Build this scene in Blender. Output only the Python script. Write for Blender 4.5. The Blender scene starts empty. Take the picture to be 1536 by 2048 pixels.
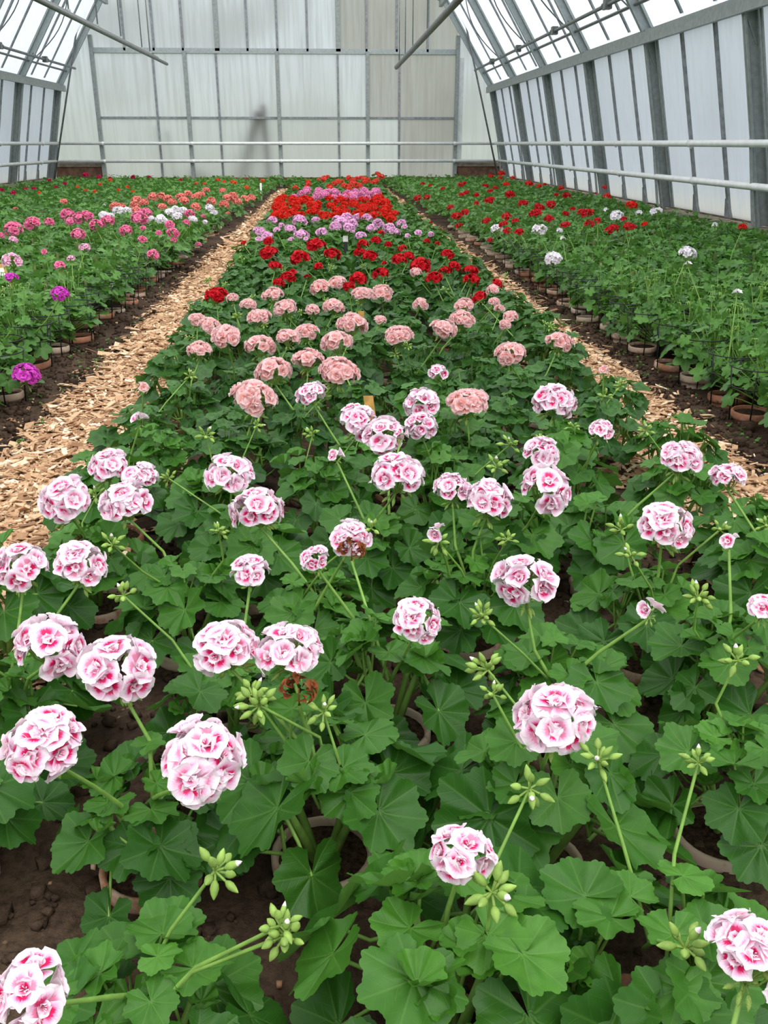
import bpy, math, random
import numpy as np
from mathutils import Vector, Matrix, noise as mnoise

# --------------------------------------------------------------------------
# A long greenhouse: three beds of potted geraniums, two woodchip paths.
# Units are metres. X across, Y along the house, Z up. Soil is at z = 0.
# --------------------------------------------------------------------------
rng = np.random.default_rng(11)
random.seed(11)
PI = math.pi
SC = bpy.context.scene
COL = SC.collection

AX = -1.12            # axis of the house
YG = 24.0             # far gable

# =============================== materials ================================
def new_mat(name):
    m = bpy.data.materials.new(name); m.use_nodes = True
    nt = m.node_tree; nt.nodes.clear()
    out = nt.nodes.new('ShaderNodeOutputMaterial')
    return m, nt, out
def N(nt, typ, **kw):
    n = nt.nodes.new(typ)
    for k, v in kw.items():
        if k in n.inputs.keys() if isinstance(k, str) else False:
            n.inputs[k].default_value = v
        else:
            setattr(n, k, v)
    return n
def L(nt, a, b): nt.links.new(a, b)
def math_n(nt, op, a, b=None, c=None, clamp=False):
    n = nt.nodes.new('ShaderNodeMath'); n.operation = op; n.use_clamp = clamp
    for i, v in enumerate((a, b, c)):
        if v is None: continue
        if isinstance(v, (int, float)): n.inputs[i].default_value = v
        else: nt.links.new(v, n.inputs[i])
    return n.outputs[0]
def mix_c(nt, fac, a, b, mode='MIX'):
    n = nt.nodes.new('ShaderNodeMix'); n.data_type = 'RGBA'; n.blend_type = mode
    for sock, v in ((n.inputs[0], fac), (n.inputs[6], a), (n.inputs[7], b)):
        if isinstance(v, (int, float)): sock.default_value = v
        elif isinstance(v, (tuple, list)): sock.default_value = (*v[:3], 1)
        else: nt.links.new(v, sock)
    return n.outputs[2]
def smooth(nt, x, lo, hi, a=0.0, b=1.0):
    n = nt.nodes.new('ShaderNodeMapRange'); n.interpolation_type = 'SMOOTHSTEP'
    for i, v in enumerate((x, lo, hi, a, b)):
        if isinstance(v, (int, float)): n.inputs[i].default_value = v
        else: nt.links.new(v, n.inputs[i])
    return n.outputs[0]
def noise_n(nt, scale, detail=2.0, vec=None, rough=0.5):
    n = nt.nodes.new('ShaderNodeTexNoise'); n.inputs['Scale'].default_value = scale
    n.inputs['Detail'].default_value = detail; n.inputs['Roughness'].default_value = rough
    if vec is not None: nt.links.new(vec, n.inputs['Vector'])
    return n.outputs['Fac']
def srgb(r, g, b):
    f = lambda c: (c/255/12.92) if c/255 <= .04045 else ((c/255+.055)/1.055)**2.4
    return (f(r), f(g), f(b))
def principled(nt, col, rough=.5, spec=.3, metal=0.0):
    p = nt.nodes.new('ShaderNodeBsdfPrincipled')
    if isinstance(col, (tuple, list)): p.inputs['Base Color'].default_value = (*col[:3], 1)
    else: nt.links.new(col, p.inputs['Base Color'])
    p.inputs['Roughness'].default_value = rough
    p.inputs['Specular IOR Level'].default_value = spec
    p.inputs['Metallic'].default_value = metal
    return p
def attr(nt, name):
    n = nt.nodes.new('ShaderNodeAttribute'); n.attribute_name = name
    return n
def plain(name, col, rough=.6, spec=.3, metal=0.0, var=.12, nscale=30, bump=0.0):
    m, nt, out = new_mat(name)
    tc = nt.nodes.new('ShaderNodeTexCoord')
    f = noise_n(nt, nscale, 4, tc.outputs['Object'])
    lo = tuple(c*(1-var*1.6) for c in col); hi = tuple(min(1, c*(1+var)) for c in col)
    c = mix_c(nt, smooth(nt, f, .3, .7), lo, hi)
    p = principled(nt, c, rough, spec, metal)
    if bump:
        b = nt.nodes.new('ShaderNodeBump'); b.inputs['Strength'].default_value = bump
        b.inputs['Distance'].default_value = .01
        L(nt, f, b.inputs['Height']); L(nt, b.outputs[0], p.inputs['Normal'])
    L(nt, p.outputs[0], out.inputs[0])
    return m

def leaf_mat(name, base, young, back, vein, zone=0.0, rough=.42, lobes=7, transl=.22):
    m, nt, out = new_mat(name)
    uv = nt.nodes.new('ShaderNodeUVMap'); sep = nt.nodes.new('ShaderNodeSeparateXYZ')
    L(nt, uv.outputs[0], sep.inputs[0])
    u, v = sep.outputs[0], sep.outputs[1]
    fr = math_n(nt, 'FRACT', math_n(nt, 'MULTIPLY', u, float(lobes)))
    d = math_n(nt, 'MULTIPLY', math_n(nt, 'ABSOLUTE', math_n(nt, 'SUBTRACT', fr, .5)), v)
    main = smooth(nt, d, .05, .0)
    # side veins branching off the main ones
    k = math_n(nt, 'FRACT', math_n(nt, 'SUBTRACT', math_n(nt, 'MULTIPLY', v, 5.0), math_n(nt, 'MULTIPLY', d, 5.0)))
    side = math_n(nt, 'MULTIPLY', smooth(nt, math_n(nt, 'ABSOLUTE', math_n(nt, 'SUBTRACT', k, .5)), .10, .0), .35)
    vm = math_n(nt, 'MULTIPLY', math_n(nt, 'MAXIMUM', main, side), math_n(nt, 'SUBTRACT', 1.0, math_n(nt, 'MULTIPLY', v, .55)))
    a = attr(nt, 'rnd').outputs['Fac']
    oi = nt.nodes.new('ShaderNodeObjectInfo')
    c = mix_c(nt, a, base, young)
    c = mix_c(nt, math_n(nt, 'MULTIPLY', oi.outputs['Random'], .30), c, tuple(x*.75 for x in base))
    tc = nt.nodes.new('ShaderNodeTexCoord')
    mott = noise_n(nt, 60, 3, tc.outputs['Object'])
    c = mix_c(nt, smooth(nt, mott, .35, .75, 0, .35), c, tuple(x*.78 for x in base))
    if zone > 0:
        z = math_n(nt, 'MULTIPLY', smooth(nt, v, .38, .52), smooth(nt, v, .78, .60))
        c = mix_c(nt, math_n(nt, 'MULTIPLY', z, zone), c, srgb(44, 56, 34))
    c = mix_c(nt, math_n(nt, 'MULTIPLY', vm, .26), c, vein)
    geo = nt.nodes.new('ShaderNodeNewGeometry')
    c = mix_c(nt, math_n(nt, 'MULTIPLY', geo.outputs['Backfacing'], .6), c, back)
    p = principled(nt, c, rough, .30)
    b = nt.nodes.new('ShaderNodeBump'); b.inputs['Strength'].default_value = .25; b.inputs['Distance'].default_value = .003
    L(nt, math_n(nt, 'SUBTRACT', 1.0, vm), b.inputs['Height']); L(nt, b.outputs[0], p.inputs['Normal'])
    t = nt.nodes.new('ShaderNodeBsdfTranslucent')
    L(nt, mix_c(nt, .5, c, tuple(min(1, x*1.5) for x in young)), t.inputs['Color'])
    mx = nt.nodes.new('ShaderNodeMixShader'); mx.inputs[0].default_value = transl
    L(nt, p.outputs[0], mx.inputs[1]); L(nt, t.outputs[0], mx.inputs[2])
    L(nt, mx.outputs[0], out.inputs[0])
    return m

def petal_mat(name, edge, mid, base, back, blotch=None, core=None, transl=.25):
    m, nt, out = new_mat(name)
    uv = nt.nodes.new('ShaderNodeUVMap'); sep = nt.nodes.new('ShaderNodeSeparateXYZ')
    L(nt, uv.outputs[0], sep.inputs[0])
    u, v = sep.outputs[0], sep.outputs[1]
    tc = nt.nodes.new('ShaderNodeTexCoord')
    streak = nt.nodes.new('ShaderNodeTexNoise'); streak.inputs['Scale'].default_value = 9
    mp = nt.nodes.new('ShaderNodeMapping'); mp.inputs['Scale'].default_value = (3.2, .5, 1)
    L(nt, uv.outputs[0], mp.inputs[0]); L(nt, mp.outputs[0], streak.inputs['Vector'])
    st = math_n(nt, 'MULTIPLY', math_n(nt, 'SUBTRACT', streak.outputs['Fac'], .5), .35)
    vv = math_n(nt, 'ADD', v, st)
    a = attr(nt, 'rnd').outputs['Fac']
    c = mix_c(nt, smooth(nt, vv, .15, .6), base, mid)
    c = mix_c(nt, smooth(nt, vv, .5, .95), c, edge)
    c = mix_c(nt, math_n(nt, 'MULTIPLY', a, .18), c, tuple(x*.88 for x in mid))
    if blotch:
        uu = math_n(nt, 'MULTIPLY', math_n(nt, 'ABSOLUTE', math_n(nt, 'SUBTRACT', u, .5)), 2.0)
        # an inner petal shows more of its blotch than an outer one
        r2 = math_n(nt, 'ADD', math_n(nt, 'POWER', math_n(nt, 'DIVIDE', math_n(nt, 'SUBTRACT', vv, .42), .29), 2.0),
                    math_n(nt, 'POWER', math_n(nt, 'DIVIDE', uu, .68), 2.0))
        amt = smooth(nt, a, .1, .7, .5, 1.0)
        halo = math_n(nt, 'MULTIPLY', smooth(nt, r2, 2.2, .5), amt)
        cor = math_n(nt, 'MULTIPLY', smooth(nt, r2, .95, .25), amt)
        c = mix_c(nt, math_n(nt, 'MULTIPLY', halo, .65), c, blotch)
        c = mix_c(nt, cor, c, core)
    geo = nt.nodes.new('ShaderNodeNewGeometry')
    c = mix_c(nt, math_n(nt, 'MULTIPLY', geo.outputs['Backfacing'], .85), c, back)
    p = principled(nt, c, .55, .2)
    t = nt.nodes.new('ShaderNodeBsdfTranslucent'); L(nt, c, t.inputs['Color'])
    mx = nt.nodes.new('ShaderNodeMixShader'); mx.inputs[0].default_value = transl
    L(nt, p.outputs[0], mx.inputs[1]); L(nt, t.outputs[0], mx.inputs[2])
    L(nt, mx.outputs[0], out.inputs[0])
    return m

M = {}
M['leaf'] = leaf_mat('zonal_leaf', srgb(46, 94, 28), srgb(82, 138, 44), srgb(100, 138, 66), srgb(118, 162, 78))
M['leaf_zoned'] = leaf_mat('zoned_leaf', srgb(44, 90, 34), srgb(76, 130, 48), srgb(96, 134, 70), srgb(110, 150, 80), zone=.4)
M['leaf_ivy'] = leaf_mat('ivy_leaf', srgb(60, 104, 40), srgb(98, 154, 58), srgb(112, 150, 80), srgb(126, 170, 94), rough=.38, lobes=5)
M['stem'] = plain('green_stem', srgb(126, 166, 78), .5, .3, var=.12, nscale=40)
M['bud'] = plain('green_bud', srgb(140, 172, 84), .55, .25, var=.16, nscale=60)
M['woody'] = plain('woody_stem', srgb(96, 108, 58), .7, .2, var=.2, nscale=60)
M['pale'] = petal_mat('pale_petal', srgb(255, 246, 252), srgb(254, 226, 244), srgb(254, 240, 248), srgb(255, 242, 250),
                      blotch=srgb(242, 120, 198), core=srgb(224, 22, 96))
M['stamen'] = plain('stamen', srgb(246, 205, 218), .5, .2)
M['salmon'] = petal_mat('salmon_petal', srgb(255, 230, 234), srgb(255, 188, 180), srgb(250, 104, 62), srgb(255, 226, 228), transl=.42)
M['red'] = petal_mat('red_petal', srgb(214, 22, 36), srgb(204, 14, 30), srgb(170, 8, 24), srgb(204, 40, 52))
M['lilac'] = petal_mat('lilac_petal', srgb(252, 208, 240), srgb(248, 180, 228), srgb(232, 124, 200), srgb(250, 208, 240))
M['scarlet'] = petal_mat('scarlet_petal', srgb(238, 46, 26), srgb(230, 34, 20), srgb(198, 22, 18), srgb(228, 58, 42))
M['rose'] = petal_mat('rose_petal', srgb(250, 172, 214), srgb(244, 142, 196), srgb(232, 100, 168), srgb(248, 176, 216))
M['coral'] = petal_mat('coral_petal', srgb(246, 96, 76), srgb(240, 72, 56), srgb(220, 48, 44), srgb(244, 110, 92))
M['magenta'] = petal_mat('magenta_petal', srgb(230, 96, 216), srgb(214, 62, 196), srgb(190, 36, 160), srgb(226, 106, 212))
M['pink'] = petal_mat('pink_petal', srgb(250, 150, 190), srgb(246, 116, 164), srgb(230, 70, 128), srgb(250, 160, 196))
M['light'] = petal_mat('light_pink_petal', srgb(252, 216, 236), srgb(248, 180, 214), srgb(206, 50, 130), srgb(252, 214, 234))
M['white'] = petal_mat('white_petal', srgb(252, 250, 255), srgb(250, 244, 252), srgb(236, 212, 236), srgb(250, 248, 252))
M['peach'] = petal_mat('peach_petal', srgb(252, 168, 158), srgb(248, 140, 128), srgb(240, 104, 92), srgb(250, 172, 164))
M['crimson'] = petal_mat('crimson_petal', srgb(206, 24, 90), srgb(190, 14, 74), srgb(150, 8, 56), srgb(200, 40, 100))
M['orange'] = petal_mat('orange_petal', srgb(246, 104, 48), srgb(240, 84, 32), srgb(220, 60, 24), srgb(244, 112, 62))
M['cherry'] = petal_mat('cherry_petal', srgb(216, 28, 44), srgb(206, 18, 34), srgb(170, 8, 24), srgb(210, 44, 56))
M['dried'] = plain('dried_petal', srgb(132, 74, 44), .8, .1, var=.35, nscale=120)
M['wire'] = plain('black_wire', srgb(26, 32, 30), .45, .4)
M['steel'] = plain('galvanised_steel', srgb(166, 174, 174), .45, .4, 0.0, var=.07, nscale=22)
M['steel_dark'] = plain('weathered_steel', srgb(150, 157, 156), .5, .4, 0.0, var=.09, nscale=18)
M['bar'] = plain('glazing_bar_steel', srgb(142, 146, 150), .5, .4, 0.0, var=.16, nscale=14)
M['tube'] = plain('dull_grey_tube', srgb(108, 112, 110), .45, .4, var=.15, nscale=12)
M['pipe'] = plain('white_pipe_paint', srgb(232, 234, 234), .4, .4, var=.05, nscale=9)
M['concrete'] = plain('stained_concrete', srgb(150, 140, 126), .85, .2, var=.22, nscale=7, bump=.3)
M['brick'] = plain('brown_panel', srgb(122, 92, 76), .85, .2, var=.22, nscale=9, bump=.3)
M['potsoil'] = plain('potting_soil', srgb(66, 50, 40), .95, .1, var=.4, nscale=120, bump=.6)
M['stake'] = plain('yellowed_wood', srgb(206, 160, 88), .65, .2, var=.12, nscale=40)
M['card'] = plain('white_label', srgb(244, 244, 240), .5, .3, var=.02)
M['ink'] = plain('black_ink', srgb(40, 40, 42), .6, .2)
M['plank'] = plain('grey_timber', srgb(96, 78, 62), .8, .2, var=.25, nscale=20)
M['outgrass'] = plain('outside_grass', srgb(120, 136, 100), .95, .1, var=.25, nscale=.8)

def pot_mat():
    m, nt, out = new_mat('terracotta')
    tc = nt.nodes.new('ShaderNodeTexCoord'); oi = nt.nodes.new('ShaderNodeObjectInfo')
    ad = nt.nodes.new('ShaderNodeVectorMath'); ad.operation = 'ADD'
    cmb = nt.nodes.new('ShaderNodeCombineXYZ'); L(nt, math_n(nt, 'MULTIPLY', oi.outputs['Random'], 40.0), cmb.inputs[0])
    L(nt, tc.outputs['Object'], ad.inputs[0]); L(nt, cmb.outputs[0], ad.inputs[1])
    f = noise_n(nt, 22, 5, ad.outputs[0], .65); g = noise_n(nt, 70, 3, ad.outputs[0])
    c = mix_c(nt, g, srgb(150, 90, 64), srgb(190, 130, 100))
    lime = math_n(nt, 'ADD', f, math_n(nt, 'MULTIPLY', math_n(nt, 'SUBTRACT', oi.outputs['Random'], .5), .5))
    c = mix_c(nt, smooth(nt, lime, .34, .6, .1, .9), c, srgb(204, 184, 164))
    f2 = noise_n(nt, 35, 3, ad.outputs[0])
    c = mix_c(nt, smooth(nt, f2, .58, .74, 0, .6), c, srgb(92, 78, 58))
    p = principled(nt, c, .8, .2); L(nt, p.outputs[0], out.inputs[0])
    return m
M['pot'] = pot_mat()

def soil_mat():
    m, nt, out = new_mat('bed_soil')
    tc = nt.nodes.new('ShaderNodeTexCoord')
    a = noise_n(nt, 3, 4, tc.outputs['Object'], .6); b = noise_n(nt, 60, 5, tc.outputs['Object'], .7)
    c = mix_c(nt, smooth(nt, a, .3, .7), srgb(64, 50, 41), srgb(98, 80, 65))
    c = mix_c(nt, smooth(nt, b, .35, .7, 0, .7), c, srgb(40, 30, 25))
    v = nt.nodes.new('ShaderNodeTexVoronoi'); v.inputs['Scale'].default_value = 55; L(nt, tc.outputs['Object'], v.inputs['Vector'])
    h = math_n(nt, 'GREATER_THAN', noise_n(nt, 9, 2, v.outputs['Position']), .66)
    s = math_n(nt, 'MULTIPLY', smooth(nt, v.outputs['Distance'], .22, .12), h)
    c = mix_c(nt, math_n(nt, 'MULTIPLY', s, .7), c, srgb(134, 112, 90))
    p = principled(nt, c, .95, .12)
    bp = nt.nodes.new('ShaderNodeBump'); bp.inputs['Strength'].default_value = .8; bp.inputs['Distance'].default_value = .012
    L(nt, b, bp.inputs['Height']); L(nt, bp.outputs[0], p.inputs['Normal'])
    L(nt, p.outputs[0], out.inputs[0])
    return m
M['soil'] = soil_mat()

def chip_mat():
    m, nt, out = new_mat('wood_chip')
    a = attr(nt, 'rnd').outputs['Fac']
    r = nt.nodes.new('ShaderNodeValToRGB'); L(nt, a, r.inputs[0])
    e = r.color_ramp.elements
    e[0].position = 0; e[0].color = (*srgb(112, 78, 54), 1)
    e[1].position = 1; e[1].color = (*srgb(255, 240, 216), 1)
    for pos, c in ((.25, (158, 120, 90)), (.5, (196, 158, 122)), (.8, (226, 196, 160))):
        k = e.new(pos); k.color = (*srgb(*c), 1)
    tc = nt.nodes.new('ShaderNodeTexCoord')
    f = noise_n(nt, 90, 3, tc.outputs['Object'])
    c = mix_c(nt, smooth(nt, f, .4, .75, 0, .45), r.outputs[0], srgb(150, 114, 88))
    p = principled(nt, c, .8, .2); L(nt, p.outputs[0], out.inputs[0])
    return m
M['chip'] = chip_mat()

def pane_mat(name, tint, dirt, streak, base_dirt_shade, gloss=.06, zlo=.22, zhi=.9):
    """frosted sheet: light from outside comes through scattered; grime runs down it in streaks"""
    m, nt, out = new_mat(name)
    geo = nt.nodes.new('ShaderNodeNewGeometry'); oi = nt.nodes.new('ShaderNodeObjectInfo')
    mp = nt.nodes.new('ShaderNodeMapping'); mp.inputs['Scale'].default_value = (7, 7, .35)
    L(nt, geo.outputs['Position'], mp.inputs[0])
    s = noise_n(nt, 1.6, 5, mp.outputs[0], .6)
    big = noise_n(nt, .45, 2, geo.outputs['Position'])
    c = mix_c(nt, math_n(nt, 'MULTIPLY', smooth(nt, s, .35, .75), streak), tint, dirt)
    c = mix_c(nt, math_n(nt, 'MULTIPLY', smooth(nt, big, .45, .7), streak), c, dirt)
    c = mix_c(nt, math_n(nt, 'MULTIPLY', oi.outputs['Random'], .22), c, dirt)
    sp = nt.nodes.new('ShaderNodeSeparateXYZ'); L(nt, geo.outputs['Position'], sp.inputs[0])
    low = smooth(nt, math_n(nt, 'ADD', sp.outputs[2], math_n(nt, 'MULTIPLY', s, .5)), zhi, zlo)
    c = mix_c(nt, math_n(nt, 'MULTIPLY', low, .75), c, base_dirt_shade)
    t = nt.nodes.new('ShaderNodeBsdfTranslucent'); L(nt, c, t.inputs['Color'])
    g = nt.nodes.new('ShaderNodeBsdfGlossy'); g.inputs['Roughness'].default_value = .25
    mx = nt.nodes.new('ShaderNodeMixShader'); mx.inputs[0].default_value = gloss
    L(nt, t.outputs[0], mx.inputs[1]); L(nt, g.outputs[0], mx.inputs[2])
    L(nt, mx.outputs[0], out.inputs[0])
    return m
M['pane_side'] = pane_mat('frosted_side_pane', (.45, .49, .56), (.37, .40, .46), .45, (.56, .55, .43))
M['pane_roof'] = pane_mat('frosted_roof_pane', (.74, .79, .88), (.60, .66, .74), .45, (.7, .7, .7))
M['pane_gable'] = pane_mat('frosted_gable_pane', (.74, .78, .88), (.48, .50, .53), .75, (.57, .59, .54), zlo=.1, zhi=3.6)  # weaker outside light low on the gable is painted into this tint
M['pane_dirty'] = pane_mat('grimy_gable_pane', (.48, .48, .48), (.34, .33, .31), .75, (.46, .46, .40))

# ============================ mesh construction ===========================
class MB:
    """collects quads and triangles, with uv and a random value per piece; build() links ONE mesh object"""
    def __init__(s): s.V = []; s.Q = []; s.T = []; s.U = []; s.R = []; s.mq = []; s.mt = []; s.n = 0
    def add(s, V, Q=None, T=None, U=None, r=0.0, mi=0):
        V = np.asarray(V, np.float32); k = len(V)
        s.V.append(V)
        s.U.append(np.zeros((k, 2), np.float32) if U is None else np.asarray(U, np.float32))
        s.R.append(np.full(k, r, np.float32) if np.isscalar(r) else np.asarray(r, np.float32))
        if Q is not None and len(Q): Q = np.asarray(Q, np.int32); s.Q.append(Q+s.n); s.mq.append(np.full(len(Q), mi, np.int32))
        if T is not None and len(T): T = np.asarray(T, np.int32); s.T.append(T+s.n); s.mt.append(np.full(len(T), mi, np.int32))
        s.n += k
    def arrays(s):
        cat = lambda L_, w: np.concatenate(L_) if L_ else np.zeros((0, w), np.int32)
        return (np.concatenate(s.V), cat(s.Q, 4), cat(s.T, 3), np.concatenate(s.U), np.concatenate(s.R),
                np.concatenate(s.mq) if s.mq else np.zeros(0, np.int32), np.concatenate(s.mt) if s.mt else np.zeros(0, np.int32))
    def add_mb(s, A, R=None, t=None, sc=1.0, r=None, mi=None):
        V, Q, T, U, Rn, mq, mt = A
        W = V*sc
        if R is not None: W = W @ np.asarray(R, np.float32).T
        if t is not None: W = W + np.asarray(t, np.float32)
        s.V.append(W.astype(np.float32)); s.U.append(U)
        s.R.append(Rn if r is None else np.full(len(V), r, np.float32))
        if len(Q): s.Q.append(Q+s.n); s.mq.append(mq if mi is None else np.full(len(Q), mi, np.int32))
        if len(T): s.T.append(T+s.n); s.mt.append(mt if mi is None else np.full(len(T), mi, np.int32))
        s.n += len(V)
    def mesh(s, name, mats, smooth_=True):
        V, Q, T, U, R, mq, mt = s.arrays()
        me = bpy.data.meshes.new(name)
        nq, nt_ = len(Q), len(T)
        me.vertices.add(len(V)); me.vertices.foreach_set('co', V.ravel())
        loops = np.concatenate([Q.ravel(), T.ravel()]).astype(np.int32)
        me.loops.add(len(loops)); me.loops.foreach_set('vertex_index', loops)
        me.polygons.add(nq+nt_)
        me.polygons.foreach_set('loop_start', np.concatenate([np.arange(nq)*4, nq*4+np.arange(nt_)*3]).astype(np.int32))
        me.polygons.foreach_set('material_index', np.concatenate([mq, mt]).astype(np.int32))
        me.polygons.foreach_set('use_smooth', np.full(nq+nt_, smooth_, bool))
        uv = me.uv_layers.new(name='UVMap'); uv.data.foreach_set('uv', U[loops].ravel().astype(np.float32))
        at = me.attributes.new('rnd', 'FLOAT', 'POINT'); at.data.foreach_set('value', R.astype(np.float32))
        for m in (mats if isinstance(mats, (list, tuple)) else [mats]): me.materials.append(m)
        me.update(calc_edges=True); me.validate()
        return me
    def build(s, name, mats, parent=None, smooth_=True):
        return link(name, s.mesh(name, mats, smooth_), parent)
def link(name, data, parent=None, loc=None):
    o = bpy.data.objects.new(name, data); COL.objects.link(o)
    if parent is not None: o.parent = parent
    if loc is not None: o.location = loc
    return o
def tag(o, label=None, cat=None, group=None, kind=None):
    if label: o['label'] = label
    if cat: o['category'] = cat
    if group: o['group'] = group
    if kind: o['kind'] = kind
    return o
def empty(name, loc=(0, 0, 0)):
    o = bpy.data.objects.new(name, None); COL.objects.link(o); o.location = loc
    o.empty_display_size = .05
    return o
BOXQ = np.array([[0, 3, 2, 1], [4, 5, 6, 7], [0, 1, 5, 4], [1, 2, 6, 5], [2, 3, 7, 6], [3, 0, 4, 7]])
def box(mb, lo, hi, mi=0, r=0.0):
    x0, y0, z0 = lo; x1, y1, z1 = hi
    mb.add([(x0, y0, z0), (x1, y0, z0), (x1, y1, z0), (x0, y1, z0), (x0, y0, z1), (x1, y0, z1), (x1, y1, z1), (x0, y1, z1)], BOXQ, mi=mi, r=r)
def prism(mb, a, b, across, up, w, h, mi=0):
    """bar from a to b; w along ACROSS, h along UP, centred on the line"""
    a, b = np.array(a, float), np.array(b, float)
    ac = np.array(across, float)*w/2; u = np.array(up, float)*h/2
    P = [a-ac-u, a+ac-u, b+ac-u, b-ac-u, a-ac+u, a+ac+u, b+ac+u, b-ac+u]
    mb.add(P, BOXQ, mi=mi)
def tube(mb, pts, rad, n=6, mi=0, cap=True, r=0.0):
    P = np.array(pts, float); k = len(P)
    rad = np.full(k, rad) if np.isscalar(rad) else np.asarray(rad, float)
    T = np.gradient(P, axis=0); T /= np.linalg.norm(T, axis=1)[:, None]+1e-12
    ref = np.array([0, 0, 1.0]) if abs(T[0, 2]) < .9 else np.array([1.0, 0, 0])
    V = []
    nrm = np.cross(T[0], ref); nrm /= np.linalg.norm(nrm)
    for i in range(k):
        nrm = nrm - T[i]*np.dot(nrm, T[i]); nrm /= np.linalg.norm(nrm)+1e-12
        bi = np.cross(T[i], nrm)
        a = np.arange(n)*2*PI/n
        V.append(P[i]+rad[i]*(np.cos(a)[:, None]*nrm+np.sin(a)[:, None]*bi))
    V = np.concatenate(V)
    Q = [[i*n+j, i*n+(j+1) % n, (i+1)*n+(j+1) % n, (i+1)*n+j] for i in range(k-1) for j in range(n)]
    T_ = []
    if cap and n >= 3:
        T_ = [[0, j+1, j] for j in range(1, n-1)] + [[(k-1)*n, (k-1)*n+j, (k-1)*n+j+1] for j in range(1, n-1)]
    mb.add(V, Q, T_, mi=mi, r=r)
def lathe(mb, prof, n=20, mi=0, r=0.0, closed=False):
    V = []; k = len(prof)
    for (rad, z) in prof:
        for j in range(n):
            a = 2*PI*j/n; V.append((rad*math.cos(a), rad*math.sin(a), z))
    Q = [[i*n+j, i*n+(j+1) % n, (i+1)*n+(j+1) % n, (i+1)*n+j] for i in range(k-1) for j in range(n)]
    mb.add(V, Q, mi=mi, r=r)
def rot_z(a): c, s = math.cos(a), math.sin(a); return np.array([[c, -s, 0], [s, c, 0], [0, 0, 1]])
def rot_x(a): c, s = math.cos(a), math.sin(a); return np.array([[1, 0, 0], [0, c, -s], [0, s, c]])
def rot_y(a): c, s = math.cos(a), math.sin(a); return np.array([[c, 0, s], [0, 1, 0], [-s, 0, c]])
def frame_to(d):
    """rotation carrying +Z onto direction d"""
    d = np.array(d, float); d /= np.linalg.norm(d)
    ref = np.array([0, 0, 1.0]) if abs(d[2]) < .95 else np.array([1.0, 0, 0])
    x = np.cross(ref, d); x /= np.linalg.norm(x); y = np.cross(d, x)
    return np.stack([x, y, d], axis=1)

# ============================== plant pieces ==============================
def leaf_zonal(na, nr, cup=.16, gap=.22):
    """round, scalloped blade with pleats along its veins; tip towards +Y, stalk at the origin, radius about 1"""
    ph = np.linspace(-1, 1, na)
    th = ph*(PI-gap)
    lobe = np.cos(ph*3.5*PI)**2
    teeth = np.ones(na)
    if na > 24:
        r = .82+.18*lobe**.6
        teeth = 1+.055*(np.abs(np.cos(ph*3.5*PI*4))-.5)
    else:
        r = .80+.20*lobe**.6
    r = r*(1-.24*np.abs(ph)**2.5)*(1+.05*np.sin(rng.uniform(2, 4)*th+rng.uniform(0, 6)))
    V = [(0, 0, 0)]; U = [(.5, 0)]
    k1, k2, p1, p2 = rng.integers(2, 4), rng.integers(5, 9), rng.uniform(0, 6.3), rng.uniform(0, 6.3)
    a1, a2 = rng.uniform(.06, .15), rng.uniform(.025, .075)
    droop = rng.uniform(-.10, .22)
    for i in range(1, nr+1):
        v = i/nr
        rr = (.9+(r-.9)*v)*v*(teeth if i == nr else 1)
        x = rr*np.sin(th); y = rr*np.cos(th)
        z = cup*v**1.4*(1 if cup > 0 else 1) - droop*v**2*np.clip(np.cos(th), 0, 1)
        z = z - .05*(lobe-.5)*v*(1.35-v)*2.0 + v**2*(a1*np.sin(k1*th+p1)+a2*v*np.sin(k2*th+p2))
        V += list(zip(x, y, z)); U += list(zip(ph*.5+.5, np.full(na, v)))
    T = [[0, 1+j+1, 1+j] for j in range(na-1)]
    Q = [[1+(i-1)*na+j, 1+(i-1)*na+j+1, 1+i*na+j+1, 1+i*na+j] for i in range(1, nr) for j in range(na-1)]
    mb = MB(); mb.add(np.array(V)*[1, 1, 1], Q, T, U)
    A = list(mb.arrays()); 
    return tuple(fix_up(A))
def fix_up(A):
    """make the blade's faces look up"""
    V, Q, T = A[0], A[1], A[2]
    if len(T):
        n = np.cross(V[T[:, 1]]-V[T[:, 0]], V[T[:, 2]]-V[T[:, 0]])[:, 2].sum()
        if n < 0: A[2] = T[:, ::-1].copy()
    if len(Q):
        n = np.cross(V[Q[:, 1]]-V[Q[:, 0]], V[Q[:, 2]]-V[Q[:, 0]])[:, 2].sum()
        if n < 0: A[1] = Q[:, ::-1].copy()
    return A
def leaf_ivy(na, nr):
    """five blunt points, firm and slightly cupped"""
    ph = np.linspace(-1, 1, na); th = ph*(PI-.35)
    lobe = np.abs(np.cos(ph*2.5*PI))
    r = (.66+.36*lobe**1.3)*(1-.22*np.abs(ph)**2)
    V = [(0, 0, 0)]; U = [(.5, 0)]
    p1 = rng.uniform(0, 6.3); cup = rng.uniform(-.05, .22); a1 = rng.uniform(.03, .10); dr = rng.uniform(0, .25)
    for i in range(1, nr+1):
        v = i/nr
        z = cup*v**1.5-.06*(lobe-.5)*v + a1*v**2*np.sin(3*th+p1)-dr*v**2*np.clip(np.cos(th), 0, 1)
        V += list(zip(r*v*np.sin(th), r*v*np.cos(th), z)); U += list(zip(ph*.5+.5, np.full(na, v)))
    T = [[0, 1+j, 1+j+1] for j in range(na-1)]
    Q = [[1+(i-1)*na+j, 1+i*na+j, 1+i*na+j+1, 1+(i-1)*na+j+1] for i in range(1, nr) for j in range(na-1)]
    mb = MB(); mb.add(V, Q, T, U)
    return tuple(fix_up(list(mb.arrays())))

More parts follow.
